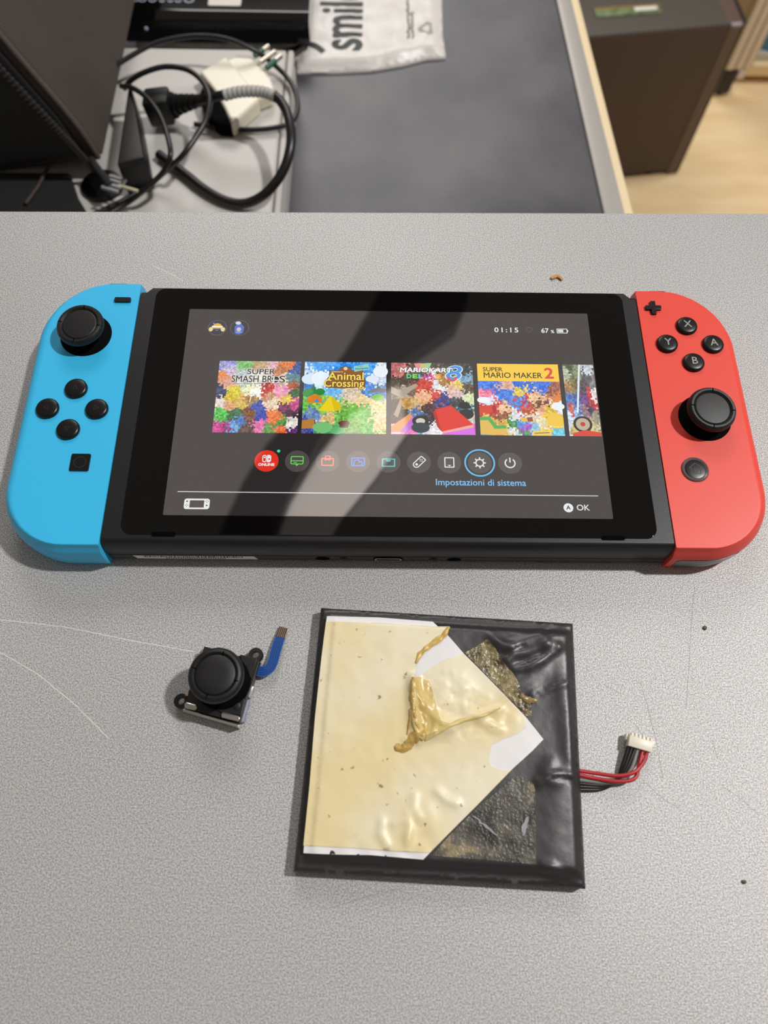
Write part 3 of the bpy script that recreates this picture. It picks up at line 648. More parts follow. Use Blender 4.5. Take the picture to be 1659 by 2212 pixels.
obj('capture_button', [(cb, m_btn), (ring(-96.4, -21.1, 1.75, 1.95, FZ+.47), m_emb)], None, ctl, label='square black button with a raised ring')
lb = rrect(-119.4, -50.3, -86.6, 50.6, (24, .25, .25, 21.5), 14)
def shoulder(par, P):
    A = [(x, y) for x, y in P]
    obj('shoulder_button', loops([[(x, y, 7) for x, y in A], [(x, y, 12.0) for x, y in A]]), m_btn, par)
shoulder(ctl, [(-101.5, 49.3), (-98, 50.75), (-92.5, 50.75), (-92.5, 48.5), (-101, 47)])
ctr = obj('controller', loops(joy_levels(1)), m_red, con, label='coral red controller half')
stick(ctr, 102.6, -2.6, (.05, .03))
for dx, dy, s in ((0, 7.5, 'X'), (-7.8, 0, 'Y'), (7.8, 0, 'A'), (0, -7.5, 'B')):
    button('face_button', ctr, 102.2+dx, 26.0+dy, 3.55, 'black button lettered '+s, [(textbm(s, 3.9, 102.25+dx, 26.1+dy, 0, bold=.03), m_grey)])
cross = [(-.85, -2.7), (.85, -2.7), (.85, -.85), (2.7, -.85), (2.7, .85), (.85, .85), (.85, 2.7), (-.85, 2.7), (-.85, .85), (-2.7, .85), (-2.7, -.85), (-.85, -.85)]
obj('plus_button', prism([(91.7+x, 41.0+y) for x, y in cross], FZ-.3, FZ+.9, .12), m_btn, ctr)
hb = lathe([(3.0, .4), (3.2, .2), (3.35, .35), (3.9, .6), (4.25, .35), (4.4, -.2)], (96.4, -21.5, FZ), 44, cap=False)
hc = lathe([(3.3, -.2), (3.25, .42), (2.6, .55), (0, .6)], (96.4, -21.5, FZ), 44)
hs = [stroke([(96.4-2.1, -21.3), (96.4, -19.5), (96.4+2.1, -21.3)], .22, FZ+.64), stroke([(96.4-1.5, -21.0), (96.4-1.5, -23.1), (96.4+1.5, -23.1), (96.4+1.5, -21.0)], .22, FZ+.64), rstroke(96.4-.55, -22.6, 96.4+.55, -21.6, .2, FZ+.64)]
obj('home_button', [(hc, m_btn), (hb, m_smoke)]+[(q, m_emb) for q in hs], None, ctr, label='round black button in a smoky ring')
shoulder(ctr, [(92.5, 48.2), (92.5, 50.35), (97.5, 50.35), (101, 49), (100.5, 46)])
# dark window in the lower edge of the red half
wn = rrect(88.8, 2.3, 112.0, 6.7, (1.6, 2.2, 2.2, 1.8), 6); wn = [(88.8+20*k/14, 8.2-(.7 if k in (0, 14) else 0)) for k in range(14, -1, -1)]+[(88.8+20*k/14, 1.9+4.6*(k/14)**2+(.8 if k == 0 else 0)) for k in range(15)]
bw = bmesh.new()
def ywin(x): return -28.3-math.sqrt(21.5**2-max(0, x-97.4)**2)-.12
lo = [bw.verts.new((x, ywin(x), z)) for x, z in wn]; hi = [bw.verts.new((x, ywin(x)+2.6, z)) for x, z in wn]
for i in range(len(wn)): bw.faces.new([lo[i], lo[(i+1) % len(wn)], hi[(i+1) % len(wn)], hi[i]])
for i in range(14): bw.faces.new([lo[i], lo[i+1], lo[28-i], lo[29-i]])
m_win = mat('dark_speckled_window', (58, 56, 56), 0.25); add_noise_colour(m_win, (30, 29, 29), (88, 84, 84), 1500, 2, .4, .65)
obj('sensor_window', fixn(bw), m_win, ctr, label='dark window in the lower edge')
# ------------------------------------------------------------------ loose joystick module
m_hous = mat('black_module_plastic', (24, 22, 21), 0.45)
jc = [(-50.20,-87.10)][0]
joy = empty('joystick_module', (jc[0], jc[1], 0), 'loose black joystick module with blue ribbon on the worktop left of the battery', 'joystick module')
hp = [(-54.24,-76.74),(-49.22,-77.95),(-43.94,-79.29),(-43.13,-79.28),(-40.35,-80.08),(-37.59,-80.75),(-39.26,-87.62),(-40.58,-91.33),(-41.56,-95.76),(-42.14,-98.46),(-58.28,-94.57),(-57.44,-90.12)]
hz0 = 1.2
obj('housing', [(prism(hp, hz0, 4.6, 0.25), m_hous)] + [(b_, m_hous) for b_ in (prism([(-43.44,-79.06),(-40.53,-79.72),(-38.30,-80.39),(-39.50,-86.37),(-42.37,-82.33)], 4.4, 5.3, 0.2), prism([(-54.11,-76.75),(-49.52,-77.95),(-49.82,-80.55),(-54.55,-79.22)], 4.4, 5.4, 0.2), prism([(-51.01,-93.94),(-42.25,-91.28),(-41.00,-91.92),(-41.84,-96.46),(-47.15,-95.85)], 4.4, 5.2, 0.2), lathe([(1.1, 0), (1.1, .5), (.8, .6), (0, .6)], (*[(-43.20,-93.79)][0], 4.9), 20))], None, joy)
for c, arm in (([(-39.13,-78.71)][0], [(-40.56,-79.68),(-41.86,-82.29)]), ([(-59.61,-92.29)][0], [(-57.94,-94.11),(-56.94,-91.09)])):
    e = lathe([(1.0, 1.6), (1.0, 3.4), (2.0, 3.4), (2.15, 3.2), (2.15, 1.6), (1.0, 1.6)], (c[0], c[1], 0), 28, cap=False)
    d = (Vector(arm[0])+Vector(arm[1]))/2-Vector(c); L_ = d.length; d.normalize(); q = Vector((-d.y, d.x)); P = Vector(c)
    st = prism([tuple(P+d*1.4+q*1.9), tuple(P+d*1.4-q*1.9), tuple(P+d*(L_+.5)-q*1.9), tuple(P+d*(L_+.5)+q*1.9)], 1.7, 3.35, .1)
    obj('screw_lug', [(e, m_hous), (st, m_hous)], None, joy)
m_plate = mat('beige_metal_plate', (196, 176, 152), 0.45, 0.2)
m_sil = mat('silver_bracket', (206, 202, 196), 0.22, 0.9)
obj('base_plate', [(prism([(-55.54,-76.60),(-44.57,-78.76),(-41.92,-89.92),(-43.04,-97.83),(-59.01,-94.27),(-58.14,-87.34)], 0.0, 1.15, 0.1), m_sil), (prism([(-49.07,-77.72),(-44.05,-79.19),(-44.36,-80.43),(-49.24,-78.82)], 3.5, 4.85, 0.1), m_plate), (prism([(-57.92,-89.33),(-57.39,-89.33),(-57.47,-91.04),(-58.28,-90.91)], 3.5, 4.7), m_plate)], None, joy, label='metal base plate')
# metal bracket along the near edge with two folded tabs
ba = [(-58.52,-94.86),(-42.30,-99.27)]
bd = Vector((ba[1][0]-ba[0][0], ba[1][1]-ba[0][1])); bl = bd.length; bd.normalize(); bn = Vector((-bd.y, bd.x))
def tabbox(px, z0, z1, bev=.3):
    return prism(px, z0, z1, bev)
br = [(prism([tuple(Vector(ba[0])-bn*.5), tuple(Vector(ba[1])-bn*.5), tuple(Vector(ba[1])+bn*.25), tuple(Vector(ba[0])+bn*.25)], 0.3, 4.6, .18), m_sil)]
br += [(tabbox([(-57.81,-92.84),(-54.69,-93.60),(-54.22,-94.38),(-54.78,-95.28),(-58.00,-94.66),(-58.12,-93.62)], 4.5, 5.3), m_sil), (tabbox([(-47.01,-95.49),(-42.45,-96.62),(-41.87,-97.26),(-42.44,-98.29),(-47.25,-97.16),(-47.35,-96.14)], 4.5, 5.4), m_sil)]
obj('metal_bracket', br, None, joy, label='bright metal bracket with two folded tabs')
rb_ = [(-39.58,-87.25),(-38.25,-85.09),(-38.97,-88.18),(-40.47,-91.51),(-41.18,-90.99),(-40.50,-87.52)]
obj('side_clip', [(prism([(-39.81,-87.79),(-38.97,-88.18),(-40.10,-91.12),(-41.06,-90.86)], 0.6, 4.2, .1), m_sil), (prism([(-40.90,-91.48),(-40.19,-91.88),(-41.34,-97.91),(-42.38,-98.17)], 0.1, 2.6, .1), mat('pale_blue_plastic', (150, 158, 172), 0.5))], None, joy, label='bright side clip')
cc = [(-48.18,-86.81)][0]
def cap_mesh(cx, cy, z):
    b = lathe([(0, 2.55), (3, 2.5), (5.3, 2.3), (5.6, 2.15), (5.72, 1.9), (5.86, 2.15), (6.3, 2.5), (6.9, 2.45), (7.5, 1.9), (7.8, 1.1), (7.8, .3), (7.6, -.4), (7.2, -.7), (7.3, -1.6), (7.1, -2.0), (5.5, -2.3), (3.2, -2.5), (3.0, -3.5), (0, -3.5)], (cx, cy, z), 72)
    ns = []
    for k in range(4):
        a = k*math.pi/2-.28; r0, r1 = 5.8, 6.7
        ns.append(obox((cx+6.3*math.cos(a), cy+6.3*math.sin(a), z+2.3), (math.cos(a), math.sin(a), 0), (-math.sin(a), math.cos(a), 0), (0, 0, 1), .55, .11, .3))
    return b, join(*ns)
b1, b2 = cap_mesh(cc[0], cc[1], 12.2)
obj('thumbstick', [(b1, m_rub), (b2, m_dark)], None, joy, label='black rubber thumbstick')
obj('stick_dome', lathe([(8.0, 4.55), (7.9, 5.4), (6.5, 6.6), (4.8, 7.6), (3.2, 8.2), (2.6, 9.6), (0, 9.6)], (cc[0]+.4, cc[1]-.3, 0), 48), m_socket, joy)
# ribbon
m_rib = mat('blue_ribbon', (22, 80, 160), 0.35); 
rp = [(-39.55,-82.84),(-37.88,-83.37),(-36.25,-83.36),(-34.81,-82.40),(-33.98,-80.33),(-33.47,-77.56),(-32.93,-75.04),(-32.36,-72.92)]
def ribbon(pts, w, zs, t=.14):
    P = smooth_path([(p[0], p[1], z) for p, z in zip(pts, zs)], 8); L = []
    for i, p in enumerate(P):
        d = P[min(i+1, len(P)-1)]-P[max(i-1, 0)]; d.z = 0; d.normalize(); q = Vector((-d.y, d.x, 0))*(w/2)
        L.append([p+q, p-q, p-q-Vector((0, 0, t)), p+q-Vector((0, 0, t))])
    return loops(L)
rz = (2.4, 2.5, 2.6, 2.5, 2.3, 2.0, 1.7, 1.4)
rib = obj('ribbon_cable', ribbon(rp, 3.1, rz), m_rib, joy, label='blue flat ribbon cable')
tr = []
P = smooth_path([(p[0], p[1], z+.03) for p, z in zip(rp, rz)], 8)
for k in (-1, -.35, .35, 1):
    line = []
    for i, p in enumerate(P):
        d = P[min(i+1, len(P)-1)]-P[max(i-1, 0)]; d.z = 0; d.normalize(); line.append(p+Vector((-d.y, d.x, 0))*k*.95)
    b = bmesh.new(); prev = None
    for i, p in enumerate(line):
        d = line[min(i+1, len(line)-1)]-line[max(i-1, 0)]; d.z = 0; d.normalize(); q = Vector((-d.y, d.x, 0))*.16
        cur = (b.verts.new(p+q), b.verts.new(p-q))
        if prev: b.faces.new([prev[0], prev[1], cur[1], cur[0]])
        prev = cur
    tr.append(b)
obj('trace_lines', join(*tr), mat('dark_blue_traces', (15, 55, 115), 0.35), rib, label='darker blue lines')
cp = [(-32.43,-72.92),(-31.63,-69.78)]
obj('contact_tail', ribbon([cp[0], cp[1]], 2.75, (1.45, 1.0)), mat('tan_film', (150, 118, 96), 0.4), rib, label='contact end')
dv = Vector(cp[1])-Vector(cp[0]); dl = dv.length; dv.normalize(); dn = Vector((-dv.y, dv.x))
cs = []
for k in range(5):
    a = Vector(cp[0])+dn*(k-2)*.56; b_ = Vector(cp[1])+dn*(k-2)*.56
    cs.append(ribbon([tuple(a), tuple(b_)], .3, (1.52, 1.07), .05))
obj('contacts', join(*cs), mat('dark_contacts', (34, 26, 26), 0.4), rib)

# ------------------------------------------------------------------ battery
q4 = [(-20.25,-64.57),(55.62,-68.85),(52.14,-140.47),(-24.85,-136.69)]
bc = (sum(p[0] for p in q4)/4, sum(p[1] for p in q4)/4)
bat = empty('battery_pack', (bc[0], bc[1], 0), 'flat black-wrapped battery pack with torn yellow film and a wire lead', 'battery')
wr = [(36.22,-82.56),(37.91,-81.47),(42.03,-80.50),(46.91,-78.69),(49.36,-77.04)]
RIDGES = []   # polyline, height, half width
for s_, h, w in (([(30.48,-74.14),(33.51,-76.05),(36.18,-76.85)], .5, 1.6), ([(32.78,-76.88),(35.48,-77.13),(40.39,-75.03),(44.62,-73.20)], .75, 2.2), ([(34.60,-80.55),(36.71,-79.17),(40.84,-78.19),(46.48,-75.68)], .7, 1.8), ([(36.71,-83.36),(40.53,-82.53),(44.74,-80.34),(49.79,-76.76)], .8, 1.7),
                 ([(41.29,-90.48),(46.77,-88.34),(52.26,-86.72)], .35, 1.4), ([(36.15,-87.89),(40.24,-86.54),(43.22,-82.51)], .45, 3), ([(41.42,-114.21),(46.06,-112.03),(51.73,-112.72)], .5, 1.6), ([(45.00,-109.37),(43.57,-111.20),(45.92,-113.59)], .45, 2.2),
                 ([(46.42,-76.37),(49.51,-72.19),(51.82,-69.37)], .5, 2.2), ([(41.03,-134.86),(42.72,-136.50),(45.01,-138.12)], .35, 1.2), ([(42.86,-134.85),(45.71,-137.03),(49.19,-138.65)], .4, 1.2), ([(46.40,-115.38),(44.33,-124.73),(44.27,-132.63)], .25, 5), ([(50.16,-87.80),(50.53,-98.15),(50.50,-108.12)], .3, 3)):
    RIDGES.append((s_, h, w))
GROOVES = [([(35.10,-83.24),(39.28,-81.19),(43.43,-79.81),(48.38,-77.32)], .45, .7), ([(44.68,-113.24),(47.88,-112.98),(52.47,-114.16)], .7, .6), ([(42.61,-90.47),(46.15,-87.82),(52.04,-86.19)], .35, .6), ([(33.33,-79.20),(36.80,-77.81),(39.58,-76.83)], .5, .7)]
def hcase(x, y):
    d = polyd(x, y, q4, True)
    dr = segd(x, y, q4[1], q4[2])
    z = 4.3+1.0*sst(0, .5, d)+2.0*min(sst(2.2, 5.0, polyd(x, y, [q4[2], q4[3], q4[0], q4[1]])), sst(.2, 3.5, dr))
    for pl, h, w in RIDGES:
        dd = polyd(x, y, pl)
        if dd < 3*w: z += 1.35*h*math.exp(-(dd/(.85*w))**2)*sst(.3, 2.5, d)
    for pl, h, w in GROOVES:
        dd = polyd(x, y, pl)
        if dd < 3*w: z -= h*math.exp(-(dd/w)**2)
    z += .16*noise.noise((x*.09, y*.09, 1.3))*sst(2, 6, d)+.06*noise.noise((x*.35, y*.35, 4.1))*sst(3, 5, d)
    return z
m_wrap = mat('black_battery_wrap', (34, 32, 34), 0.42, spec=0.8); add_bump(m_wrap, 700, 0.12, 0.0003, 3)
obj('case', sheet(q4, hcase, .85, zb=0.0), m_wrap, bat, sharp=60)
hl = lambda x, y: max(hcase(x, y), 6.8)+.16+.10*noise.noise((x*.12, y*.12, 9))+.22*math.sin(x*.9+y*.15)*sst(-128, -134, y)
lab_p = [(-18.21,-67.84),(-2.54,-68.14),(13.25,-69.29),(17.65,-73.59),(22.09,-78.91),(29.53,-86.65),(38.82,-96.72),(43.43,-102.87),(40.09,-105.99),(34.39,-110.65),(24.02,-120.20),(16.30,-127.13),(9.30,-133.53),(2.73,-133.01),(-4.57,-132.48),(-13.09,-132.40),(-22.22,-132.10),(-21.35,-115.72),(-20.59,-97.33),(-19.40,-80.29)]
m_liner = mat('white_liner', (232, 230, 230), 0.42)
obj('white_liner', sheet(lab_p, hl, 1.0, .12), m_liner, bat, label='white paper liner')
m_film = mat('yellowed_film', (226, 208, 158), 0.38, spec=0.5)
def film_nodes():
    t, r = add_noise_colour(m_film, (230, 213, 164), (235, 226, 197), 38, 2, 0.38, 0.6)
    n, l, b = nodes(m_film); b.inputs['Subsurface Weight'].default_value = 0.0
    tc = n.new('ShaderNodeTexCoord'); t2 = n.new('ShaderNodeTexNoise'); t2.inputs['Scale'].default_value = 420; t2.inputs['Detail'].default_value = 2
    l.new(tc.outputs['Object'], t2.inputs['Vector'])
    r2 = n.new('ShaderNodeValToRGB'); r2.color_ramp.elements[0].position = .24; r2.color_ramp.elements[1].position = .31
    r2.color_ramp.elements[0].color = (.25, .2, .12, 1); r2.color_ramp.elements[1].color = (1, 1, 1, 1)
    mx = n.new('ShaderNodeMix'); mx.data_type = 'RGBA'; mx.blend_type = 'MULTIPLY'; mx.inputs['Factor'].default_value = .8
    l.new(t2.outputs['Fac'], r2.inputs[0]); l.new(r.outputs[0], mx.inputs['A']); l.new(r2.outputs[0], mx.inputs['B']); l.new(mx.outputs['Result'], b.inputs['Base Color'])
film_nodes()
FR = [([(7.27,-86.21),(6.82,-90.80),(7.15,-95.95),(7.75,-100.37)], 1.5, 1.5), ([(7.24,-88.18),(10.07,-93.37),(13.26,-97.18),(17.74,-99.94)], .9, 1.6), ([(5.39,-103.50),(9.28,-102.24),(13.82,-101.21),(19.73,-98.67),(25.03,-96.48),(30.99,-95.17)], .8, 1.3), ([(8.61,-103.48),(11.87,-101.60),(14.54,-98.44)], .7, 1.2),
      ([(22.45,-95.86),(26.28,-97.74),(31.35,-100.24)], .5, 1.4), ([(30.99,-95.17),(34.43,-92.57),(37.19,-90.61)], .35, 1.2), ([(5.24,-122.61),(5.82,-126.04),(5.18,-128.87)], .6, 1.2), ([(13.44,-116.75),(15.89,-118.85),(18.37,-119.66)], .6, 1.2), ([(7.15,-117.96),(6.87,-120.87),(8.33,-123.18)], .5, 1.3), ([(-1.57,-124.36),(-1.93,-127.21),(-0.32,-130.01)], .55, 1.2), ([(1.51,-124.92),(3.74,-124.00)], .5, .9), ([(10.84,-121.44),(11.99,-126.02)], .3, 2), ([(5.20,-127.18),(5.40,-131.66)], .35, 1.6)]
CRZ = [(7.29,-84.22),(16.33,-80.80),(22.97,-82.78),(38.07,-97.04),(37.16,-100.83),(28.56,-103.99),(20.74,-106.50),(11.83,-103.47),(5.39,-103.50),(6.76,-95.95)]
def hfilm(x, y):
    z = hl(x, y)+.2
    for pl, h, w in FR:
        dd = polyd(x, y, pl)
        if dd < 3*w: z += h*math.exp(-(dd/w)**2)
    cd = polyd(x, y, CRZ, True)
    if pin(x, y, CRZ): z += sst(0, 4, cd)*(.55*abs(noise.noise((x*.16, y*.22, 7)))+.35*abs(noise.noise((x*.4, y*.5, 11))))
    return z+.08*noise.noise((x*.3, y*.3, 2.2))
fm1 = [(-18.42,-69.58),(-2.54,-69.88),(13.61,-70.88),(18.27,-70.71),(16.26,-74.06),(11.70,-77.67),(8.55,-80.81),(7.97,-84.17),(7.28,-86.30),(8.88,-85.76),(13.62,-82.39),(16.35,-80.76),(22.06,-79.10),(29.48,-86.95),(38.39,-96.75),(38.71,-99.54),(36.52,-101.18),(31.87,-102.96),(28.83,-104.34),(27.85,-108.28),(28.27,-110.10),(31.39,-111.29),(33.81,-111.16),(23.99,-120.21),(16.29,-127.13),(11.02,-131.86),(1.51,-131.45),(-8.25,-130.82),(-22.29,-130.21),(-21.34,-115.73),(-20.57,-97.35),(-19.38,-80.33)]
film = obj('yellow_film', sheet(fm1, hfilm, .75, .1), m_film, bat, sharp=70, label='torn yellowed adhesive film')
m_amb = mat('amber_film', (190, 156, 84), 0.3, spec=0.6); add_bump(m_amb, 900, .5, .0005)
m_pal = mat('pale_amber_film', (212, 188, 122), 0.32)
obj('film_fold', sheet([(6.86,-86.38),(8.86,-85.84),(11.89,-87.14),(12.87,-90.80),(13.70,-94.66),(14.79,-98.22),(17.74,-99.21),(14.46,-100.98),(11.20,-102.25),(9.50,-103.75),(7.72,-102.02),(6.47,-98.52),(6.65,-93.42)], lambda x, y: hfilm(x, y)+.12+.5*abs(noise.noise((x*.5, y*.18, 21))), .5, .1), m_pal, film, sharp=80, label='pale amber sheet of doubled film')
m_amb2 = mat('olive_film', (146, 124, 78), 0.3, spec=0.6)
# darker, doubled-over edges of the film
def strip(path, w, dz, m, name, lab=None, n=1.0):
    P = smooth_path([(x, y, 0) for x, y in path], 8); b = bmesh.new(); rows = []
    for i, p in enumerate(P):
        t = i/(len(P)-1); d = P[min(i+1, len(P)-1)]-P[max(i-1, 0)]; d.z = 0; d.normalize(); q = Vector((-d.y, d.x, 0))
        ww = w*(.35+.65*math.sin(math.pi*min(1, .1+t*.85)))*(1+.6*noise.noise((t*7, n, 0)))
        row = []
        for j in range(7):
            u = j/6*2-1; c = p+q*(ww*u)
            row.append(b.verts.new((c.x, c.y, hfilm(c.x, c.y)+.06+dz*(1-u*u)+.3*noise.noise((c.x*.8, c.y*.8, n)))))
        rows.append(row)
    for A, B in zip(rows, rows[1:]):
        for j in range(6): b.faces.new([A[j], A[j+1], B[j+1], B[j]])
    b.normal_update()
    for f in b.faces:
        if f.normal.z < 0: f.normal_flip()
    return obj(name, b, m, film, sharp=80, label=lab)
strip([(7.12,-86.15),(6.67,-90.22),(7.15,-94.73),(7.88,-98.54),(8.63,-100.42)], .75, .35, m_amb, 'film_fold', 'amber fold of doubled film')
strip([(7.77,-86.68),(8.51,-90.86),(9.63,-94.72),(10.33,-99.78),(10.52,-103.52)], 1.0, .3, mat('honey_film', (206, 176, 106), 0.32), 'film_fold', 'honey coloured fold', 3)
strip([(2.04,-104.80),(3.57,-105.65),(5.37,-105.03),(6.93,-102.92),(9.51,-102.04),(10.84,-100.15)], 1.4, .3, m_amb, 'film_fold', 'amber rolled lump of film', 5)
strip([(6.23,-94.99),(5.94,-98.55),(5.39,-101.81)], .35, .3, m_amb, 'film_fold', 'thin amber fold', 7)
strip([(17.96,-70.82),(16.24,-73.61),(12.37,-76.53),(9.36,-79.14),(8.11,-81.85)], .85, .3, mat('gold_film', (206, 172, 92), 0.35), 'film_fold', 'curled golden tear edge', 9)
strip([(10.27,-103.50),(14.45,-101.23),(19.72,-98.44),(26.29,-96.88),(31.65,-94.55)], .6, .35, mat('tan_film_fold', (218, 196, 134), 0.35), 'film_fold', 'tan crease', 11)
# film remains stuck on the black wrap
m_tape = mat('olive_glue_film', (120, 106, 70), 0.28, spec=0.6)
add_noise_colour(m_tape, (70, 60, 38), (158, 144, 104), 330, 5, 0.36, 0.64); add_bump(m_tape, 900, .8, .0006)
hb_ = lambda x, y: hcase(x, y)+.2+.12*noise.noise((x*.6, y*.6, 3))
obj('glue_film', sheet([(22.36,-78.66),(25.96,-76.72),(29.19,-74.50),(31.34,-77.51),(33.29,-81.30),(36.04,-84.63),(37.69,-87.93),(37.80,-90.29),(40.50,-93.13),(40.52,-96.47),(38.93,-96.73),(29.52,-86.40)], hb_, .8, .08), m_tape, bat, label='olive strip of old glue film')
strip2 = [(37.74,-90.59),(39.24,-91.88),(41.05,-92.38),(42.39,-92.12)]
ob = strip(strip2, .9, .3, m_amb2, 'film_curl', 'curled end of the glue film', 13)
m_res = mat('dark_glue_residue', (92, 86, 76), 0.35, spec=0.5)
add_bump(m_res, 1200, .6, .0004)
def res_nodes():
    t, r = add_noise_colour(m_res, (44, 42, 40), (100, 95, 84), 130, 8, 0.36, 0.60); t.inputs['Distortion'].default_value = .6
    e = r.color_ramp.elements.new(0.66); e.color = (*lin((140, 128, 98)), 1)
res_nodes()
obj('glue_residue', sheet([(33.95,-113.31),(35.77,-112.58),(38.25,-113.53),(39.68,-114.71),(40.08,-116.14),(39.46,-125.90),(38.93,-134.53),(31.90,-134.00),(23.41,-133.37),(11.50,-132.53),(16.28,-127.81),(23.97,-120.90)], lambda x, y: hcase(x, y)+.16+.1*noise.noise((x*.5, y*.5, 6)), .9, .08), m_res, bat, label='mottled grey-brown glue residue')
m_resw = mat('whitish_glue', (150, 152, 154), 0.4)
for pl, w in (([(37.55,-122.70),(36.62,-125.34),(35.96,-127.62)], .75), ([(22.87,-122.76),(25.63,-124.82),(29.18,-127.64)], .35)):
    L_ = [Vector(q) for q in jit(pl, .3, 4)]; up_ = []; dn_ = []
    for i, q in enumerate(L_):
        k = w*(.35+.65*math.sin(math.pi*(i+.5)/len(L_)))*random.uniform(.7, 1.3); up_.append((q.x+k, q.y+k*.3)); dn_.append((q.x-k, q.y-k*.3))
    b = sheet(up_+dn_[::-1], lambda x, y: hcase(x, y)+.42, .5, .03)
    obj('glue_smear', b, m_resw, bat, label='whitish glue smear')
# wire lead
m_wred = mat('red_wire', (178, 34, 44), 0.4); m_wblk = mat('black_wire', (28, 26, 27), 0.38); m_wgry = mat('grey_wire', (128, 126, 122), 0.4)
conn = [(68.18,-104.01),(74.69,-105.87),(76.20,-102.56),(68.46,-100.69)]
def wire(s3, m, lab): obj('wire', tube(s3, .55, 10), m, bat, label=lab)
wire([(53.09,-110.69,3.00),(58.73,-111.52,3.00),(64.34,-112.15,3.60),(68.91,-111.17,3.90),(72.25,-108.26,3.20),(73.84,-105.29,2.40)], m_wred, 'red wire')
wire([(53.04,-111.78,2.80),(58.64,-112.86,2.80),(64.25,-113.60,3.30),(68.85,-112.85,3.40),(70.75,-109.48,2.90),(72.55,-105.04,2.40)], m_wred, 'red wire')
wire([(53.32,-113.09,2.20),(60.06,-113.78,2.00),(65.24,-113.52,2.20),(68.74,-110.07,2.40),(71.29,-104.54,2.40)], m_wgry, 'grey wire')
wire([(53.37,-114.03,1.60),(60.15,-114.47,1.40),(64.77,-113.48,1.60),(67.83,-109.43,2.20),(70.52,-104.42,2.40)], m_wblk, 'black wire')
wire([(53.37,-114.87,1.30),(60.21,-114.94,1.00),(64.66,-113.21,1.20),(67.11,-109.42,2.00),(69.62,-104.17,2.40)], m_wblk, 'black wire')
wire([(53.33,-115.71,1.10),(60.24,-115.41,0.70),(64.69,-112.94,0.80),(66.45,-109.39,1.60),(68.73,-103.92,2.40)], m_wblk, 'black wire')
m_con = mat('ivory_plastic', (228, 220, 204), 0.4)
A, B, C_, D = [Vector(p) for p in conn]
ux = (B-A).normalized(); uy = Vector((-ux.y, ux.x)); L_ = (B-A).length; cen = (A+B)/2
pc = [(obox((*(cen+uy*1.5), 2.3), (*ux, 0), (*uy, 0), (0, 0, 1), L_/2, 1.5, 1.5, .15), m_con), (obox((*(cen+uy*3.2), 2.1), (*ux, 0), (*uy, 0), (0, 0, 1), L_/2, .5, 1.2, .1), m_con)]
for k in range(6):
    pc.append((obox((*(cen+uy*3.2+ux*(k-2.5)*L_/6.2), 3.0), (*ux, 0), (*uy, 0), (0, 0, 1), L_/12-.28, .8, .75, .1), m_con))
for k in (-1, 1): pc.append((obox((*(cen+uy*2.6+ux*k*(L_/2+.3)), 1.8), (*ux, 0), (*uy, 0), (0, 0, 1), .4, .9, .9, .1), m_con))
obj('connector', pc, None, bat, label='ivory plug on the wire lead')
# ------------------------------------------------------------------ background: desk and what stands on it
m_lam = mat('slate_laminate', (92, 92, 98), 0.4)
add_noise_colour(m_lam, (60, 60, 67), (92, 91, 95), 14, 5, 0.32, 0.68)
m_trim = mat('grey_metal_edge', (176, 172, 166), 0.4, 0.2)
m_lip = mat('pale_wood_edge', (238, 216, 176), 0.45)
DZ = -190
e1 = [(145.36,529.41),(158.93,294.82)]; e2 = [(158.47,529.74),(174.22,295.08)]; e3 = [(166.02,529.92),(181.71,295.21)]
def ext(e, y): return e[0][0]+(e[1][0]-e[0][0])*(y-e[0][1])/(e[1][1]-e[0][1])
desk = empty('desk', (-150, 600, -950), 'lower desk with a slate laminate top and grey edging behind the workbench', 'desk')
Y0, Y1 = 112, 1000
obj('desk_top', prism([(-700, Y0), (ext(e1, Y0), Y0), (ext(e1, Y1), Y1), (-700, Y1)], DZ-30, DZ, .5), m_lam, desk, smooth=False)
obj('edge_trim', [(prism([(ext(e1, Y0), Y0), (ext(e2, Y0), Y0), (ext(e2, Y1), Y1), (ext(e1, Y1), Y1)], DZ-30, DZ+2, 1.2, 3), m_trim)], None, desk, label='grey edge band')
obj('wood_lipping', prism([(ext(e2, Y0)+.2, Y0), (ext(e3, Y0), Y0), (ext(e3, Y1), Y1), (ext(e2, Y1)+.2, Y1)], DZ-30, DZ-1, 1.0, 3), m_lip, desk, label='pale wooden lipping')
for x, y in ((-650, 160), (-650, 940), (60, 940), (110, 160)):
    obj('leg', box(x-20, y-20, -950, x+20, y+20, DZ-30.2, 2), m_trim, desk)
# grey plastic case
m_case = mat('light_grey_plastic', (196, 192, 187), 0.42, spec=0.5)
CZ = -150
cr = [(-67.76,392.28),(-68.56,245.60),(-72.78,245.53),(-72.48,392.17)]
kase = empty('equipment_case', (-220, 300, DZ), 'light grey plastic case on the desk under the black cables', 'case')
yb, yf = [(-113.41,405.81)][0][1], 128
cx = lambda y, o=0: cr[0][0]+(cr[1][0]-cr[0][0])*(y-cr[0][1])/(cr[1][1]-cr[0][1])-o
obj('case_body', prism([(-440, yf), (cx(yf), yf), (cx(yb), yb), (-440, yb)], DZ+.1, CZ-9.6, 3, 3), m_case, kase)
obj('lid', prism([(-440, yf+1), (cx(yf, 5.2), yf+1), (cx(yb, 5.2), yb-1)]+[(-440, yb-1)], CZ-10, CZ, 2.0, 4), m_case, kase)
obj('edge_rail', prism([(cx(yf, 4.6), yf), (cx(yf, -.2), yf), (cx(yb, -.2), yb), (cx(yb, 4.6), yb)], CZ-10, CZ-.6, 2.0, 4), m_case, kase, label='rounded rail along the right edge')
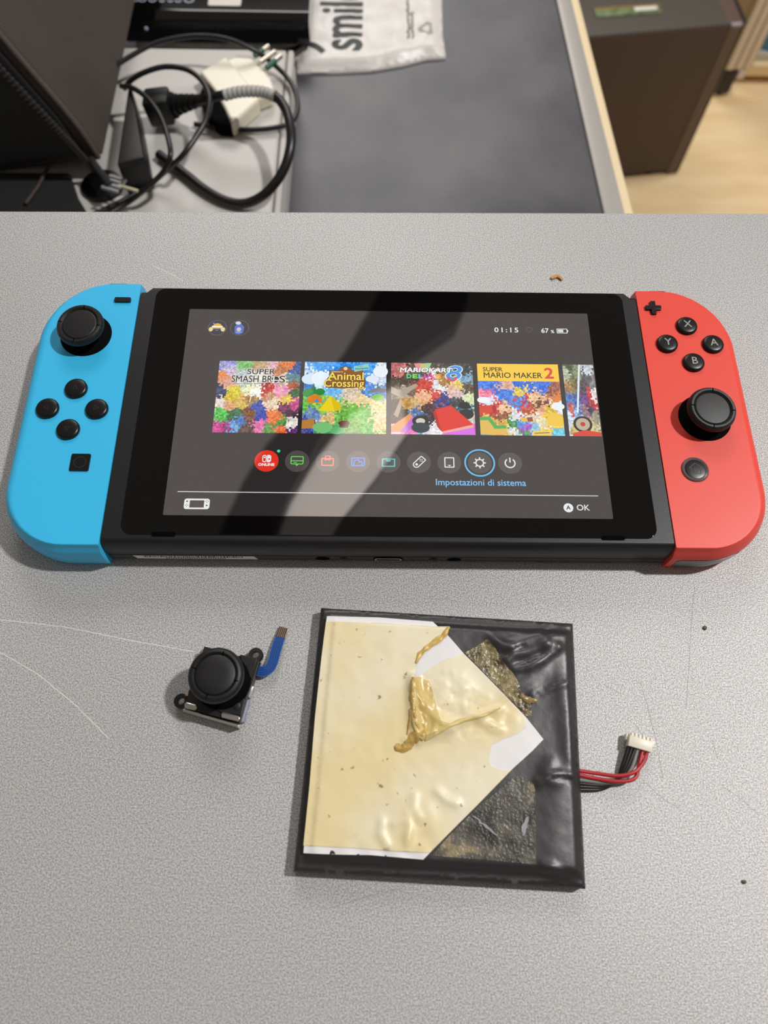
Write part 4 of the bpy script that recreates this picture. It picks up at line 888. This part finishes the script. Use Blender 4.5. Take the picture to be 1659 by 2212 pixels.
# bag
m_fab = mat('black_woven_fabric', (66, 58, 54), 0.85)
def fab_nodes():
    n, l, b = nodes(m_fab)
    tc = n.new('ShaderNodeTexCoord'); w = n.new('ShaderNodeTexWave'); w.inputs['Scale'].default_value = 260; w.bands_direction = 'DIAGONAL'
    l.new(tc.outputs['Object'], w.inputs['Vector'])
    t = n.new('ShaderNodeTexNoise'); t.inputs['Scale'].default_value = 25; l.new(tc.outputs['Object'], t.inputs['Vector'])
    r = n.new('ShaderNodeValToRGB'); r.color_ramp.elements[0].color = (*lin((50, 44, 41)), 1); r.color_ramp.elements[1].color = (*lin((82, 73, 67)), 1)
    mx = n.new('ShaderNodeMix'); mx.data_type = 'FLOAT'; mx.inputs['Factor'].default_value = .5
    l.new(w.outputs['Fac'], mx.inputs['A']); l.new(t.outputs['Fac'], mx.inputs['B'])
    l.new(mx.outputs['Result'], r.inputs[0]); l.new(r.outputs[0], b.inputs['Base Color'])
    bp = n.new('ShaderNodeBump'); bp.inputs['Strength'].default_value = .3; bp.inputs['Distance'].default_value = .0004
    l.new(w.outputs['Fac'], bp.inputs['Height']); l.new(bp.outputs[0], b.inputs['Normal'])
fab_nodes()
m_fab2 = mat('black_lining_fabric', (26, 26, 27), 0.8)
FY = 275
bag = empty('carry_bag', (-320, 400, CZ), 'dark brown-black fabric carry bag with zip standing on the grey case', 'bag')
prof = [(-184, -135), (-191, -106), (-212, -52), (-228, -5), (-240, 40), (-262, 62), (-430, 62), (-430, -149.5), (-262, -149.5), (-222, -143), (-195, -138)]
cpr = (-330, -50)
def inset(p, k): return (p[0]+(cpr[0]-p[0])*k, p[1]+(cpr[1]-p[1])*k)
lv = []
for y, k in ((FY, .05), (FY+1.5, .018), (FY+5, 0), (FY+120, 0), (FY+235, 0), (FY+240, .03)):
    lv.append([(inset(p, k)[0], y, max(inset(p, k)[1], -149.5)) for p in prof])
bagb = loops(lv)
obj('fabric_body', bagb, m_fab, bag)
obj('front_panel', loops([[(inset(p, .06)[0], FY+.4, inset(p, .06)[1]) for p in prof], [(inset(p, .07)[0], FY-2.2, inset(p, .07)[1]) for p in prof], [(inset(p, .12)[0], FY-4.5, inset(p, .12)[1]) for p in prof]]), m_fab2, bag, label='black front panel')
pipe = [(q[0], FY+.6, q[1]) for q in [inset(p, .01) for p in prof[:6]]]
obj('piping', tube(pipe, 1.7, 10, 5), mat('brown_piping', (88, 76, 70), 0.7), bag, label='brown piping along the edge')
zl = [(-189, FY-4.6, -139), (-199, FY-5, -112), (-222, FY-5, -58), (-240, FY-5, -5), (-252, FY-5, 40)]
m_zip = mat('black_zip', (38, 36, 36), 0.45)
zt = obj('zipper', tube(zl, 1.3, 8, 6), m_zip, bag)
Pz = smooth_path(zl, 20); tt = []
for i in range(0, len(Pz)-1, 1):
    d = (Pz[i+1]-Pz[i]).normalized(); tt.append(obox(Pz[i]+Vector((0, -.9, 0)), d, d.cross(Vector((0, 1, 0))), (0, 1, 0), .5, 2.1, .7))
obj('teeth', join(*tt), mat('zip_teeth', (72, 66, 64), 0.4), zt, smooth=False)
m_zm = mat('dull_metal', (150, 150, 152), 0.35, 0.8)
pz = [(-184.09,264.09,-128.00),(-177.89,255.08,-132.00),(-176.52,253.30,-134.00)]
sld = [(-184.09,257.35),(-171.42,252.83)]
cz_ = [(-177.44,253.79,-133.00)][0]
dz_ = Vector((sld[1][0]-sld[0][0], sld[1][1]-sld[0][1], 0)).normalized(); dq = Vector((-dz_.y, dz_.x, 0))
obj('zip_tape_end', tube([(-189.23,271.32,-132.00),(-182.70,261.85,-131.00),(-177.52,254.79,-131.00),(-174.64,250.69,-133.00)], 2.6, 8), m_fab2, bag)
pcs = [(obox(Vector(cz_)+dz_*6+dq*k, dz_, dq, (0, 0, 1), 6, .9, .9, .25), m_zm) for k in (-5.2, -1.8, 2.0, 5.0)]
pcs += [(obox(Vector(cz_)+dz_*11+dq*3.4, dz_, dq, (0, 0, 1), .9, 2.4, .9, .25), m_zm), (obox(Vector(cz_)+dz_*16-dq*.2, dz_, dq, (0, 0, 1), 7, 1.0, .7, .25), mat('brass_bar', (176, 168, 140), 0.35, 0.6)), (lathe([(1.7, 0), (1.5, .8), (0, 1.3)], Vector(cz_)+Vector((-1, 1, 1.5)), 16), m_zm)]
obj('zip_slider', pcs, None, bag, label='dull metal zip slider')
pch = [(-266.51,275.22),(-208.70,275.46),(-204.69,266.06),(-199.68,254.01),(-190.77,239.51),(-258.25,236.80)]
tag(obj('flat_black_piece', prism(pch, CZ+.05, -146, 1.5, 3), m_fab2, base=(pch[0][0]+40, pch[0][1], CZ)), 'flat black piece lying on the grey case in front of the carry bag', 'pouch')  # flat black piece over the case in front of the bag
# black round disc below the slider
cpx = [(-187.00,267.04)][0]
tag(obj('round_disc', lathe([(0, 3), (11.5, 3), (13.5, 2), (14, 0), (0, 0)], (cpx[0], cpx[1], CZ+.05), 40), mat('black_satin', (12, 13, 14), 0.3), base=(cpx[0], cpx[1], CZ)), 'black round disc lying on the grey case under the zip slider', 'cap')
# power brick, its cord
m_brick = mat('black_adapter_plastic', (13, 13, 13), 0.45)
bk = [(-177.23,328.82),(-168.14,327.25),(-151.90,265.78),(-168.33,258.72)]
bk = [(max(x, -171), y) for x, y in bk]
brick = empty('power_adapter', (sum(p[0] for p in bk)/4, sum(p[1] for p in bk)/4, CZ), 'black power adapter brick with thin looping cord beside the carry bag', 'power adapter')
obj('brick', prism(bk, CZ+.05, -124, 2.0, 3), m_brick, brick)
m_cord = mat('black_cord', (26, 25, 26), 0.34, spec=0.5)
obj('cord', tube([(-175.20,331.91,-128.00),(-168.34,333.02,-122.00),(-157.07,334.52,-117.00),(-144.05,336.52,-115.00),(-130.10,333.71,-115.00),(-119.68,324.28,-116.00),(-113.71,310.15,-117.00),(-114.67,294.49,-119.00),(-120.48,281.46,-122.00),(-128.88,269.29,-126.00),(-141.00,269.25,-137.00),(-154.85,264.92,-146.00),(-166.05,256.04,-147.00),(-177.37,247.05,-147.00),(-190.77,237.38,-147.00)], 1.75, 12, 8), m_cord, brick)
obj('cord', tube([(-177.43,334.55,-128.00),(-166.02,322.47,-120.00),(-154.27,310.60,-118.00),(-143.98,294.74,-118.00),(-136.68,275.19,-118.00),(-134.13,261.57,-120.00),(-140.22,256.95,-128.00),(-150.89,250.21,-134.00),(-164.84,247.14,-143.00),(-177.77,236.18,-144.00)], 1.7, 12, 8), m_cord, brick)
# thin cable sweeping round the plug
tag(obj('thin_cable', tube([(-186.06,359.91,-132.00),(-175.41,367.71,-130.00),(-161.64,376.59,-128.00),(-144.43,382.26,-127.00),(-126.99,384.60,-127.00),(-109.29,382.60,-128.00),(-92.96,380.97,-134.00),(-80.28,379.34,-143.00),(-69.41,368.24,-146.00),(-62.82,353.13,-147.00),(-61.36,336.97,-147.00),(-65.88,325.10,-147.00),(-80.20,319.45,-147.00),(-99.17,318.18,-147.00),(-115.20,320.09,-147.00),(-131.37,322.89,-147.00)], 1.75, 12, 8), m_cord, base=(-100, 380, CZ)), 'thin black cable arching behind the white plug and back under it', 'cable')
tag(obj('thin_cable', tube([(-218.03,282.72,-140.00),(-222.41,273.56,-143.00),(-225.87,260.70,-144.00),(-231.04,245.43,-144.00)], 1.3, 10, 8), mat('brownish_cord', (70, 58, 54), 0.3), base=(-225, 240, CZ)), 'short thin cable end below the carry bag front', 'cable')
# white plug
m_iv = mat('ivory_plug_plastic', (236, 229, 208), 0.28)
plug = empty('plug', (-95, 320, CZ), 'ivory mains plug with green-collared pins lying on the grey case', 'plug')
PZ = -126
body = [(-126.24,347.45),(-114.74,358.31),(-108.89,363.57),(-90.67,335.55),(-85.89,329.40),(-75.28,332.29),(-76.23,327.82),(-85.45,318.83),(-100.23,298.33),(-105.59,311.47),(-113.54,328.37)]
b0 = prism([(-130.42,363.71),(-113.50,380.84),(-92.92,350.48),(-86.53,336.86),(-103.52,312.91),(-109.85,328.27),(-117.28,343.97)], CZ+.05, -138, 2.0, 3)
b1_ = prism([(-115.04,376.54),(-103.11,386.02),(-95.41,383.76),(-81.34,363.47),(-77.34,350.94),(-78.49,344.01),(-87.65,338.80),(-95.08,345.03)], CZ+.5, -139.6, 2.0, 3)
obj('plug_body', [(b0, m_iv), (b1_, m_iv)], None, plug)
obj('socket_face', prism([(-126.36,355.35),(-117.01,344.44),(-109.22,328.28),(-104.22,313.77),(-113.03,314.91),(-121.74,324.45),(-128.89,342.35)], CZ+.2, -140, .6), m_socket, plug, label='black socket side')
m_grn = mat('green_collar', (20, 96, 74), 0.4)
for px, grn in (([(-92.59,378.94,-137.00),(-83.47,389.37,-137.00)], True), ([(-88.21,372.30,-137.00),(-78.50,383.62,-137.00)], False), ([(-83.29,366.69,-137.00),(-73.99,379.35,-137.00)], True)):
    a, b_ = Vector(px[0]), Vector(px[1])
    pn = obj('pin', tube([a, a.lerp(b_, .5), b_], 1.7, 12, 4), m_steel, plug, label='bright metal pin')
    if grn: obj('collar', tube([a, a.lerp(b_, .3), a.lerp(b_, .6)], 1.95, 12, 4), m_grn, pn, label='green collar')
# thick power cord with its ribbed connector
pw = empty('mains_lead', (-110, 300, CZ), 'thick black power cord with ribbed connector looping over the grey case', 'power cord')
ca_ = [(-160.89,323.80,-136.00),(-143.62,324.29,-134.00)]
A_, B_ = Vector(ca_[0]), Vector(ca_[1]); ad = (B_-A_).normalized(); an = Vector((-ad.y, ad.x, 0)).normalized(); az = ad.cross(an)
Lc = (B_-A_).length
obj('connector', obox((A_+B_)/2, ad, an, az, Lc/2, 8.2, 9.5, 2.2), m_brick, pw)
bo = Vector([(-120.43,320.29,-126.00)][0]); bdir = (bo-B_); Lb = bdir.length
pf = [(8.0, -1.5), (8.2, 0), (8.2, 1.2), (6, 1.6)]
for k in range(5):
    s_ = 3+k*(Lb-4)/5; r_ = 6.6-.65*k; pf += [(r_, s_), (r_, s_+2.0), (r_-1.6, s_+2.2), (r_-1.6, s_+(Lb-4)/5-.1)]
obj('strain_relief', lathe(pf, B_, 28, bdir), m_brick, pw, label='ribbed strain relief')
def thick(s3): return tube(s3, 3.1, 16, 8)
obj('cable', thick([(-123.06,318.08,-125.00),(-112.36,316.20,-121.00),(-103.27,315.10,-118.00),(-88.01,315.84,-116.00),(-72.82,312.29,-116.00),(-64.54,301.40,-117.00),(-60.32,285.22,-119.00),(-60.59,271.59,-123.00),(-65.41,260.52,-130.00),(-74.76,253.03,-138.00),(-84.92,250.36,-144.00),(-95.08,249.85,-146.00),(-106.66,254.16,-146.50),(-118.97,262.83,-146.50),(-130.79,274.11,-146.50),(-144.46,286.41,-146.50),(-149.64,290.98,-146.50),(-152.11,293.49,-146.50)]), m_cord, pw)
m_slv = mat('grey_white_sleeve', (178, 176, 172), 0.5)
sp = [(-104.85,313.56,-117.50),(-96.31,314.80,-116.00),(-87.89,315.19,-115.50),(-79.47,314.50,-115.50),(-71.47,310.81,-115.50)]
sl_ = obj('cable_sleeve', tube(sp, lambda t: 3.5+.25*math.sin(t*70), 16, 16), m_slv, pw, label='grey-white ribbed sleeve')
# white printed bag
m_poly = mat('white_plastic_bag', (226, 221, 216), 0.35); 
pb = [(-130.97,458.70),(-128.16,427.20),(-70.15,432.21),(-40.89,432.86),(-11.61,435.66),(14.15,442.73),(32.76,450.26),(43.94,451.61),(49.19,452.83),(47.34,480.87),(48.17,540.29),(-137.82,535.57)]
wb = empty('plastic_bag', (pb[7][0]-60, pb[7][1], DZ), 'white plastic bag with dark lettering on the slate desk top', 'plastic bag')
def hbag(x, y):
    d = polyd(x, y, pb, True)
    return -188+5.5*sst(0, 9, d)+1.2*noise.noise((x*.06, y*.06, 1))*sst(0, 15, d)+.5*noise.noise((x*.2, y*.1, 5))*sst(0, 10, d)
pbt = [(max(x, cx(y, -3)) if y < yb+6 else x, y) for x, y in pb]
pb2 = [(-70.15,432.21),(-40.89,432.86),(-11.61,435.66),(14.15,442.73),(32.76,450.26),(43.94,451.61),(49.19,452.83),(47.34,480.87),(48.17,540.29),(-211.59,533.70),(-201.83,461.52),(-101.44,461.60),(-73.66,457.79)]
pb = [(x, max(y, yb+6) if x < cr[0][0]+2 else y) for x, y in pb2]
obj('bag_sheet', sheet(pb, hbag, 3, zb=DZ+.05), m_poly, wb, sharp=70)
m_ink = mat('dark_print', (44, 48, 48), 0.5)
def onbag(b, lift=.5):
    for v in b.verts: v.co.z = hbag(v.co.x, v.co.y)+lift
    return b
# heavy lettering reading up the bag
b0p = [(-16.22,450.25),(-17.39,532.50)]; xh = [(-43.06,478.75)][0]
hgt = b0p[0][0]-xh[0]
tb_ = textbm('smile', hgt*1.9, 0, 0, 0, align='LEFT', bold=.9, sx=.95)
ys = [v.co.y for v in tb_.verts]; xs = [v.co.x for v in tb_.verts]
bmesh.ops.subdivide_edges(tb_, edges=[e for e in tb_.edges if e.calc_length() > 4], cuts=2)
ybase = -hgt*1.9*.36
for v in tb_.verts:
    px, py = v.co.x, v.co.y-ybase
    v.co = Vector((b0p[0][0]-py*.98, b0p[0][1]+px*.80, 0))
obj('lettering', onbag(tb_), m_ink, wb, smooth=False, label='dark word printed across the bag')
ytail = [(-100.98,454.95),(-84.03,456.99),(-71.46,458.39),(-62.49,457.49),(-54.16,453.80),(-49.14,448.41)]
obj('lettering', onbag(stroke(smooth_path([(x, y, 0) for x, y in ytail], 6), 4.6, 0)), m_ink, wb, smooth=False, label='dark tail of a letter')
sm = []
random.seed(3)
rows = ([(18.84,515.27),(19.02,491.73),(19.17,466.62)], [(22.15,498.79),(22.33,480.29),(22.55,466.69)])
for r_ in rows:
    a, c = Vector(r_[0]), Vector(r_[-1]); L = (c-a).length; d = (c-a)/L; t = 0
    while t < L:
        k = random.uniform(.9, 2.4); q = Vector((-d.y, d.x))*random.uniform(-.5, .5)
        sm.append(stroke([a+d*t+q, a+d*min(L, t+k)+q], random.uniform(1.4, 2.6), 0)); t += k+random.uniform(.5, .9)
obj('small_print', onbag(join(*sm)), mat('grey_ink', (150, 143, 138), 0.5), wb, smooth=False, label='rows of tiny grey print')
tri = [(26.83,477.54),(36.86,487.52),(37.67,471.55)]; rc_ = []
tc_ = sum((Vector(p) for p in tri), Vector((0, 0)))/3
for k in range(3):
    a, c = Vector(tri[k]), Vector(tri[(k+1) % 3]); d = (c-a)
    rc_.append(stroke([a+d*.12, a+d*.72], 2.2, 0)); n_ = Vector((-d.y, d.x)).normalized()
    p0 = a+d*.72; rc_.append(flat([tuple(p0+n_*2.2), tuple(p0-n_*2.2), tuple(p0+d.normalized()*4)], 0))
obj('recycling_mark', onbag(join(*rc_)), mat('pale_grey_ink', (172, 166, 160), 0.5), wb, smooth=False, label='grey triangle of three arrows')
# black glossy device on the bag
m_gloss = mat('piano_black_plastic', (10, 10, 10), 0.06)
dv_ = [(-204.14,458.26),(-59.15,459.57)]
dev = empty('black_device', (-130, 520, -181), 'glossy black flat device lying on the white plastic bag', 'device')
fx0, fx1 = dv_[0][0], dv_[1][0]; fy = (dv_[0][1]+dv_[1][1])/2
secs = [(0, -157), (-1.2, -157.5), (-7, -158.6), (-9, -159.6), (-10, -161.5), (-10.6, -166), (-10.2, -174), (-9, -177.2), (-6.5, -178.5)]
prf = [(fy+d, z) for d, z in secs]
obj('shell', loops([[(x, y, z) for y, z in prf]+[(x, fy+90, -178.5), (x, fy+90, -157)] for x in (fx0, fx0+1, fx1-1, fx1)]), m_gloss, dev, sharp=25)
obj('label_sticker', prism(rrect([(-137.76,463.81)][0][0], [(-137.76,463.81)][0][1], [(-112.38,464.43)][0][0], [(-137.76,463.81)][0][1]+40, 1.5, 4), -157, -156.8), m_white_st, dev, label='white label sticker')
m_slt = mat('silver_print', (176, 178, 196), 0.4)
lt = [(-195.10,467.39),(-148.63,468.53)]
frag = []
x0_, x1_, yq_ = lt[0][0], lt[1][0], lt[0][1]
for k, (u, w) in enumerate(((.03, 2.0), (.13, 3.2), (.30, 3.0), (.46, 2.2), (.60, 2.2), (.73, 2.6), (.91, 4.0))):
    frag.append(ring(x0_+(x1_-x0_)*u, yq_+w*.75, w-1.1, w, -156.8+.01*k, 180, 360, 16))
obj('silver_letters', join(*frag), m_slt, dev, smooth=False, label='curved lower ends of silver lettering')
vh = []
for k in range(5):
    p_ = [(-146.65,455.65),(-123.66,456.19)]; vh.append(lathe([(1.9, -.2), (1.9, .15), (1.4, .2), (1.3, -.2)], (p_[0][0]+(p_[1][0]-p_[0][0])*k/4, fy-10.3, -163.5), 16, axis=(0, -.95, .3), cap=False))
obj('vent_rings', join(*vh), mat('dim_black', (34, 34, 34), 0.3), dev)
led = [(-185.74,453.35)][0]
obj('indicator', lathe([(1.6, 0), (1.2, .8), (0, 1.1)], (led[0], fy-10.4, -165.5), 16, axis=(0, -.95, .2)), mat('pale_violet_lens', (205, 200, 235), 0.1), dev, label='small pale indicator lens')
obj('foot_rail', box(fx0+6, fy, -181.6, fx1-6, fy+8, -178.6, .5), m_dark, dev)
obj('foot_rail', box(fx0+6, fy+60, -181.6, fx1-6, fy+70, -178.6, .5), m_dark, dev)

# ------------------------------------------------------------------ background: computer and shelf on the floor
m_pc = mat('brown_black_metal', (70, 54, 45), 0.6); m_pct = mat('charcoal_metal', (76, 70, 62), 0.55); m_pcb = mat('black_bezel', (34, 28, 26), 0.5)
FZ0 = -950; TZ = -628
g0 = Vector([(526.72,1153.39)][0]); g1 = Vector([(627.11,1168.44)][0])
gd = (g1-g0).normalized(); gn = Vector((-gd.y, gd.x))
tw = empty('computer_tower', (g1.x, g1.y, FZ0), 'black computer tower standing on the wooden floor beside the desk', 'computer')
def gp(a, b_): q = g1+gd*a+gn*b_; return (q.x, q.y)
obj('side_panel', prism([gp(-380, 0), gp(-26, 0), gp(-26, 2), gp(-380, 2)], FZ0+14, TZ-2, .6), m_pc, tw)
obj('chassis', prism([gp(-380, 2.1), gp(-26, 2.1), gp(-26, 178), gp(-380, 178)], FZ0+10, TZ, 1.5), m_pct, tw, label='charcoal top and body')
obj('front_bezel', prism([gp(-25.8, -1), gp(-4, -1), gp(4, 8), gp(7, 90), gp(4, 170), gp(-4, 179), gp(-25.8, 179)], FZ0+6, TZ-1, 2.5, 3), mat('brown_bezel', (92, 74, 64), 0.4), tw, label='brown-black front bezel')
obj('bezel_strip', prism([gp(-2, -1.4), gp(5, 6), gp(8.2, 90), gp(5, 172), gp(-1, 180), gp(3, 90)], FZ0+4, TZ+1, .8), m_pcb, tw, label='black front strip')
obj('pale_corner_piece', prism([gp(-24, -1.5), gp(-5, -1.5), gp(-5, 5), gp(-24, 5)], TZ-4, TZ+.5, 1), mat('greyish_violet_plastic', (160, 150, 158), 0.35), tw, label='pale corner piece')  # pale block at the top corner of the tower
for a in (-340, -60):
    for b_ in (20, 150): obj('foot', lathe([(14, 0), (14, 10.2), (0, 10.2)], (*gp(a, b_), FZ0), 16), m_dark, tw)
# memory module on top of the tower
rm = [(366.77,1201.09),(369.76,1176.62),(485.75,1191.65),(482.62,1215.09)]
ram = empty('memory_module', (rm[0][0], rm[0][1], TZ), 'green memory module with white sticker lying on the computer tower', 'memory module')
m_pcbg = mat('green_circuit_board', (88, 112, 70), 0.5); add_noise_colour(m_pcbg, (66, 92, 56), (120, 136, 92), 60, 3)
obj('circuit_board', prism(rm, TZ+.2, TZ+2, .3), m_pcbg, ram)
obj('edge_contacts', prism([(366.33,1199.52),(367.01,1194.61),(482.15,1208.54),(482.05,1213.51)], TZ+1.8, TZ+2.4), mat('gold_contacts', (190, 160, 90), 0.3, .7), ram, label='gold contact edge')
obj('chip_sticker', prism([(436.86,1202.48),(438.02,1192.64),(478.31,1198.54),(477.10,1207.17)], TZ+2.05, TZ+3), m_white_st, ram, label='white sticker')
# pale ribbed upright on a black foot
m_pan = mat('beige_panel', (224, 210, 194), 0.5)
ub = [(743.59,1401.08),(777.18,1425.69)]; U0 = Vector(ub[0]); ud = Vector((1, .12)).normalized(); un = Vector((-ud.y, ud.x))
up = empty('ribbed_upright', (U0.x, U0.y, FZ0), 'pale beige ribbed upright with black foot beside the black computer tower', 'upright')
def upq(a, b_): q = U0+ud*a+un*b_; return (q.x, q.y)
for k in range(3): obj('rib', prism([upq(2+19*k, 0), upq(18+19*k, 0), upq(18+19*k, 24), upq(2+19*k, 24)], -884, -430, 2), m_pan, up)
obj('back_board', prism([upq(0, 5), upq(60, 5), upq(60, 23), upq(0, 23)], -886, -432), mat('olive_gap', (150, 132, 84), 0.6), up)
obj('foot', prism([upq(0, 2), upq(34, 2), upq(34, 22), upq(0, 22)], -944, -886.2, 3), m_pcb, up, label='black foot')
obj('foot', prism([upq(36, 4), upq(54, 4), upq(54, 22), upq(36, 22)], -912, -886.2, 3), m_pan, up, label='beige foot end')
for a in (4, 26):
    obj('caster', lathe([(0, -5), (6, -5), (6.5, -3), (6.5, 3), (6, 5), (0, 5)], (*upq(a, 10), FZ0+6.5), 20, axis=(*ud, 0)), m_steel, up, label='small metal caster')
# low shelf, boxes
m_wd = mat('pale_beech', (236, 210, 164), 0.5); add_noise_colour(m_wd, (228, 200, 152), (242, 218, 176), 8, 4, .3, .7, (1, 8, 1))
sh = empty('low_shelf', (960, 1560, FZ0), 'low pale wooden shelf board on the floor at the right edge', 'shelf')
fyw = 1448
obj('shelf_board', box(700, fyw, -930, 1500, fyw+330, -905, 1), m_wd, sh, smooth=False)
obj('plinth', box(715, fyw+34, -950, 1485, fyw+52, -930.2), mat('brown_plinth', (150, 100, 60), 0.6), sh, smooth=False, label='brown plinth under the board')
obj('plinth', box(715, fyw+300, -950, 1485, fyw+318, -930.2), m_wd, sh, smooth=False)
cbx = [(791.08,1461.81),(813.93,1462.32)]
m_card = mat('brown_cardboard', (166, 138, 112), 0.7)
cb_ = empty('cardboard_box', (cbx[0][0]+20, fyw+60, -905), 'brown cardboard upright box on the low shelf between beige upright and blue box', 'box')
obj('carton', prism([(cbx[0][0]-6, fyw+8), (cbx[1][0], fyw+14), (cbx[1][0], fyw+150), (cbx[0][0]-6, fyw+150)], -904.9, -600, 1), m_card, cb_)
gx = [(817.74,1471.51)][0][0]
m_pbx = mat('grey_white_card', (196, 192, 180), 0.5); m_bbx = mat('blue_card', (62, 132, 170), 0.45)
tag(obj('white_box', box(gx+2, fyw+14, -904.9, gx+240, fyw+160, -885, 1), m_pbx, base=(gx+120, fyw+90, -905)), 'flat grey-white box on the low shelf under the blue box', 'box')
bx = [(820.26,1473.67),(852.14,1463.81)]
tag(obj('blue_box', prism([bx[0], (bx[0][0]+230, bx[0][1]-56), (bx[0][0]+250, bx[0][1]+70), (bx[0][0]+22, bx[0][1]+110)], -884.9, -790, 1), m_bbx, base=(bx[0][0]+110, bx[0][1]+40, -885)), 'bright blue box lying on the grey-white box at the right edge', 'box')
